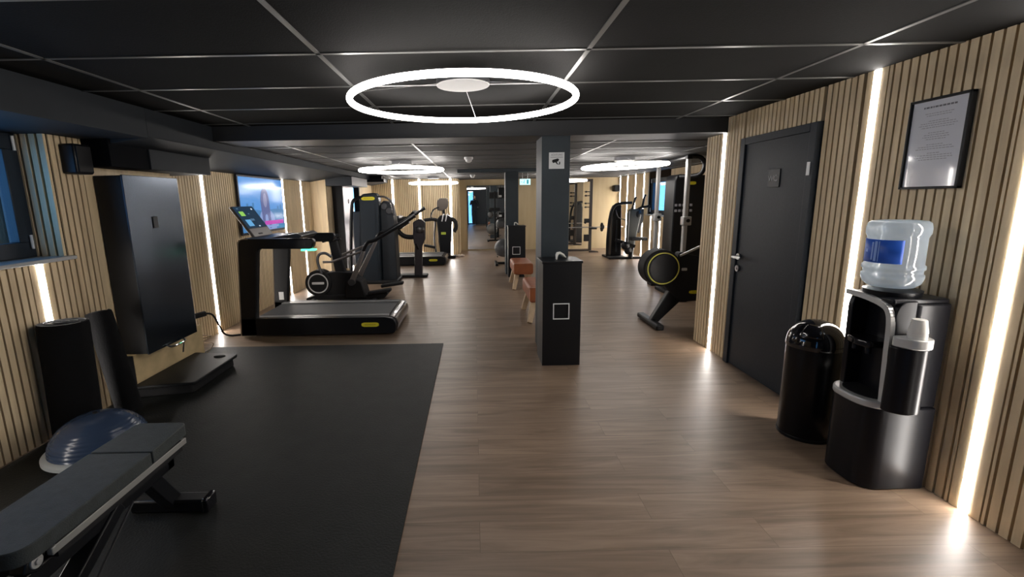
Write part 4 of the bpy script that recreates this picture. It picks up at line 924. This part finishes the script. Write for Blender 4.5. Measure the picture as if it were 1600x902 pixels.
# cup holder with cups
t = thing('cup_holder', 'black cup dispenser with silver rim fixed to the side of the water dispenser', 'cup dispenser', (1.98, 2.05, .44))
pl = rr([(1.905, 2.073), (1.905, 2.03), (1.945, 1.99), (1.99, 1.978), (2.035, 1.995), (2.05, 2.035), (2.05, 2.073)], .03, 5)
m = MB(); m.prism(pl, 'z', .44, .755); m.build('body', DB, t, bevel=.006)
pl2 = rr([(1.915, 2.073), (1.915, 2.03), (1.945, 1.982), (1.99, 1.968), (2.042, 1.988), (2.058, 2.035), (2.058, 2.073)], .03, 5)
m = MB(); m.prism(pl2, 'z', .755, .80); m.build('silver_rim', SILV, t, bevel=.004)
for i in range(3):
    m = MB(); z = .80 + i * .014
    m.lathe([(.0345, z), (.036, z), (.0365, z + .003), (.0268, z + .058), (.026, z + .060), (.0, z + .060), (.0, z + .0592), (.0252, z + .0585), (.0345, z)], (1.985, 2.02, 0), 28)
    tag(m.build('paper_cup', mat('cup_white', (.66, .64, .60), .6)), ('bottom', 'middle', 'top')[i] + ' white paper cup of the upturned stack in the cup dispenser', 'cup', 'paper cups in the dispenser')

# framed notice
t = thing('framed_notice', 'black framed white notice with rows of small print on the right slatted wall', 'picture frame', (2.2, 2.315, 1.67))
y0, y1, z0, z1 = 2.165, 2.462, 1.462, 1.888
m = MB()
for a in ((y0, y1, z0, z0 + .012), (y0, y1, z1 - .012, z1), (y0, y0 + .012, z0, z1), (y1 - .012, y1, z0, z1)): m.box(2.192, 2.219, *a)
m.build('frame', BLK, t, bevel=.002)
m = MB(); m.box(2.203, 2.219, y0 + .012, y1 - .012, z0 + .012, z1 - .012); pp = m.build('paper', PAPER, t)
random.seed(5)
yc = (y0 + y1) / 2
def line(m, z, w, h, mi):
    y = yc - w / 2
    while y < yc + w / 2:
        l = random.uniform(.006, .016); m.box(2.2024, 2.203, y, min(y + l, yc + w / 2), z, z + h, mi); y += l + .004
m = MB(); line(m, 1.842, .16, .008, 0); m.build('printed_heading', PRINTD, pp)
for blk in (((1.815, .14), (1.805, .12)), ((1.78, .10), (1.77, .17), (1.76, .19), (1.75, .16)), ((1.725, .08), (1.715, .12), (1.705, .13), (1.695, .10)), ((1.67, .08), (1.66, .17), (1.65, .19)), ((1.63, .06), (1.62, .18), (1.61, .19), (1.60, .14))):
    m = MB()
    for z, w in blk: line(m, z, w, .003, 0)
    m.build('printed_paragraph', PRINT, pp)

# ------------------------------------------------------------------ the person with the phone, visible only in the far mirror
t = thing('person', 'person in dark clothes holding up a phone, reflected in the far mirror', 'person', (0.02, -.48, 0))
def skin(name, verts, edges, root, m_, parent, lev=2):
    me = bpy.data.meshes.new(name); off = wloc(parent)
    me.from_pydata([tuple(Vector(v[:3]) - off) for v in verts], edges, []); me.materials.append(m_)
    o = bpy.data.objects.new(name, me); COL.objects.link(o); o.parent = parent
    md = o.modifiers.new('skin', 'SKIN'); md.use_smooth_shade = True
    me.skin_vertices.new() if not me.skin_vertices else None
    sv = me.skin_vertices[0].data
    for i, v in enumerate(verts): sv[i].radius = (v[3], v[4] if len(v) > 4 else v[3])
    sv[root].use_root = True
    sb = o.modifiers.new('sub', 'SUBSURF'); sb.levels = lev; sb.render_levels = lev
    return o
px, py = .02, -.46
V = [(px, py, .95, .15, .11), (px, py, 1.12, .14, .10), (px, py, 1.30, .17, .11), (px, py, 1.42, .08, .07), (px, py + .02, 1.50, .055, .055),
     (px - .18, py, 1.37, .055), (px - .24, py + .06, 1.14, .042), (px - .13, py + .28, 1.30, .032), (px - .075, py + .36, 1.42, .026),
     (px + .18, py, 1.37, .055), (px + .24, py + .06, 1.14, .042), (px + .13, py + .28, 1.30, .032), (px + .075, py + .36, 1.42, .026),
     (px - .09, py, .85, .095), (px - .10, py + .02, .48, .065), (px - .10, py - .02, .10, .045), (px - .11, py + .12, .035, .035),
     (px + .09, py, .85, .095), (px + .10, py + .02, .48, .065), (px + .10, py - .02, .10, .045), (px + .11, py + .12, .035, .035)]
Ed = [(0, 1), (1, 2), (2, 3), (3, 4), (2, 5), (5, 6), (6, 7), (7, 8), (2, 9), (9, 10), (10, 11), (11, 12), (0, 13), (13, 14), (14, 15), (15, 16), (0, 17), (17, 18), (18, 19), (19, 20)]
skin('body', V, Ed, 0, CLOTH, t)
m = MB(); m.ell((px, py + .03, 1.59), (.072, .092, .112), 24, 16); m.ell((px, py + .122, 1.585), (.011, .016, .018), 10, 8); m.ell((px - .072, py + .03, 1.59), (.01, .02, .028), 8, 6); m.ell((px + .072, py + .03, 1.59), (.01, .02, .028), 8, 6)
hd = m.build('head', SKIN, t)
m = MB(); m.ell((px, py + .008, 1.622), (.080, .092, .098), 24, 14); m.build('hair', HAIRM, hd)
m = MB()
for sx in (-1, 1): m.ell((px + sx * .027, py + .113, 1.602), (.010, .006, .006), 8, 6)
m.build('eye', BLKM, hd)
for sx in (-1, 1):
    b0 = (px + sx * .072, py + .375, 1.43)
    HV = [(*b0, .024, .014), (px + sx * .070, py + .40, 1.455, .026, .013)]
    HE = [(0, 1)]
    for k in range(4):
        z = 1.435 + k * .019; n = len(HV); L_ = (.9, 1, 1.05, .95)[k]
        HV += [(px + sx * .086, py + .405, z + .006, .008), (px + sx * (.082), py + .425 * 1 + .006 * L_, z + .008, .0075), (px + sx * .070, py + .438, z + .010, .007)]
        HE += [(1, n), (n, n + 1), (n + 1, n + 2)]
    n = len(HV); HV += [(px + sx * .060, py + .395, 1.47, .009), (px + sx * .045, py + .398, 1.482, .008)]; HE += [(1, n), (n, n + 1)]
    skin('hand', HV, HE, 0, SKIN, t, 1)
m = MB(); m.prism(rr([(-.050, 1.42), (.080, 1.42), (.080, 1.488), (-.050, 1.488)], .01), 'y', -.026, -.018)
tag(m.build('phone', BLKG, bevel=.002), 'black phone held sideways by the person reflected in the far mirror', 'phone')
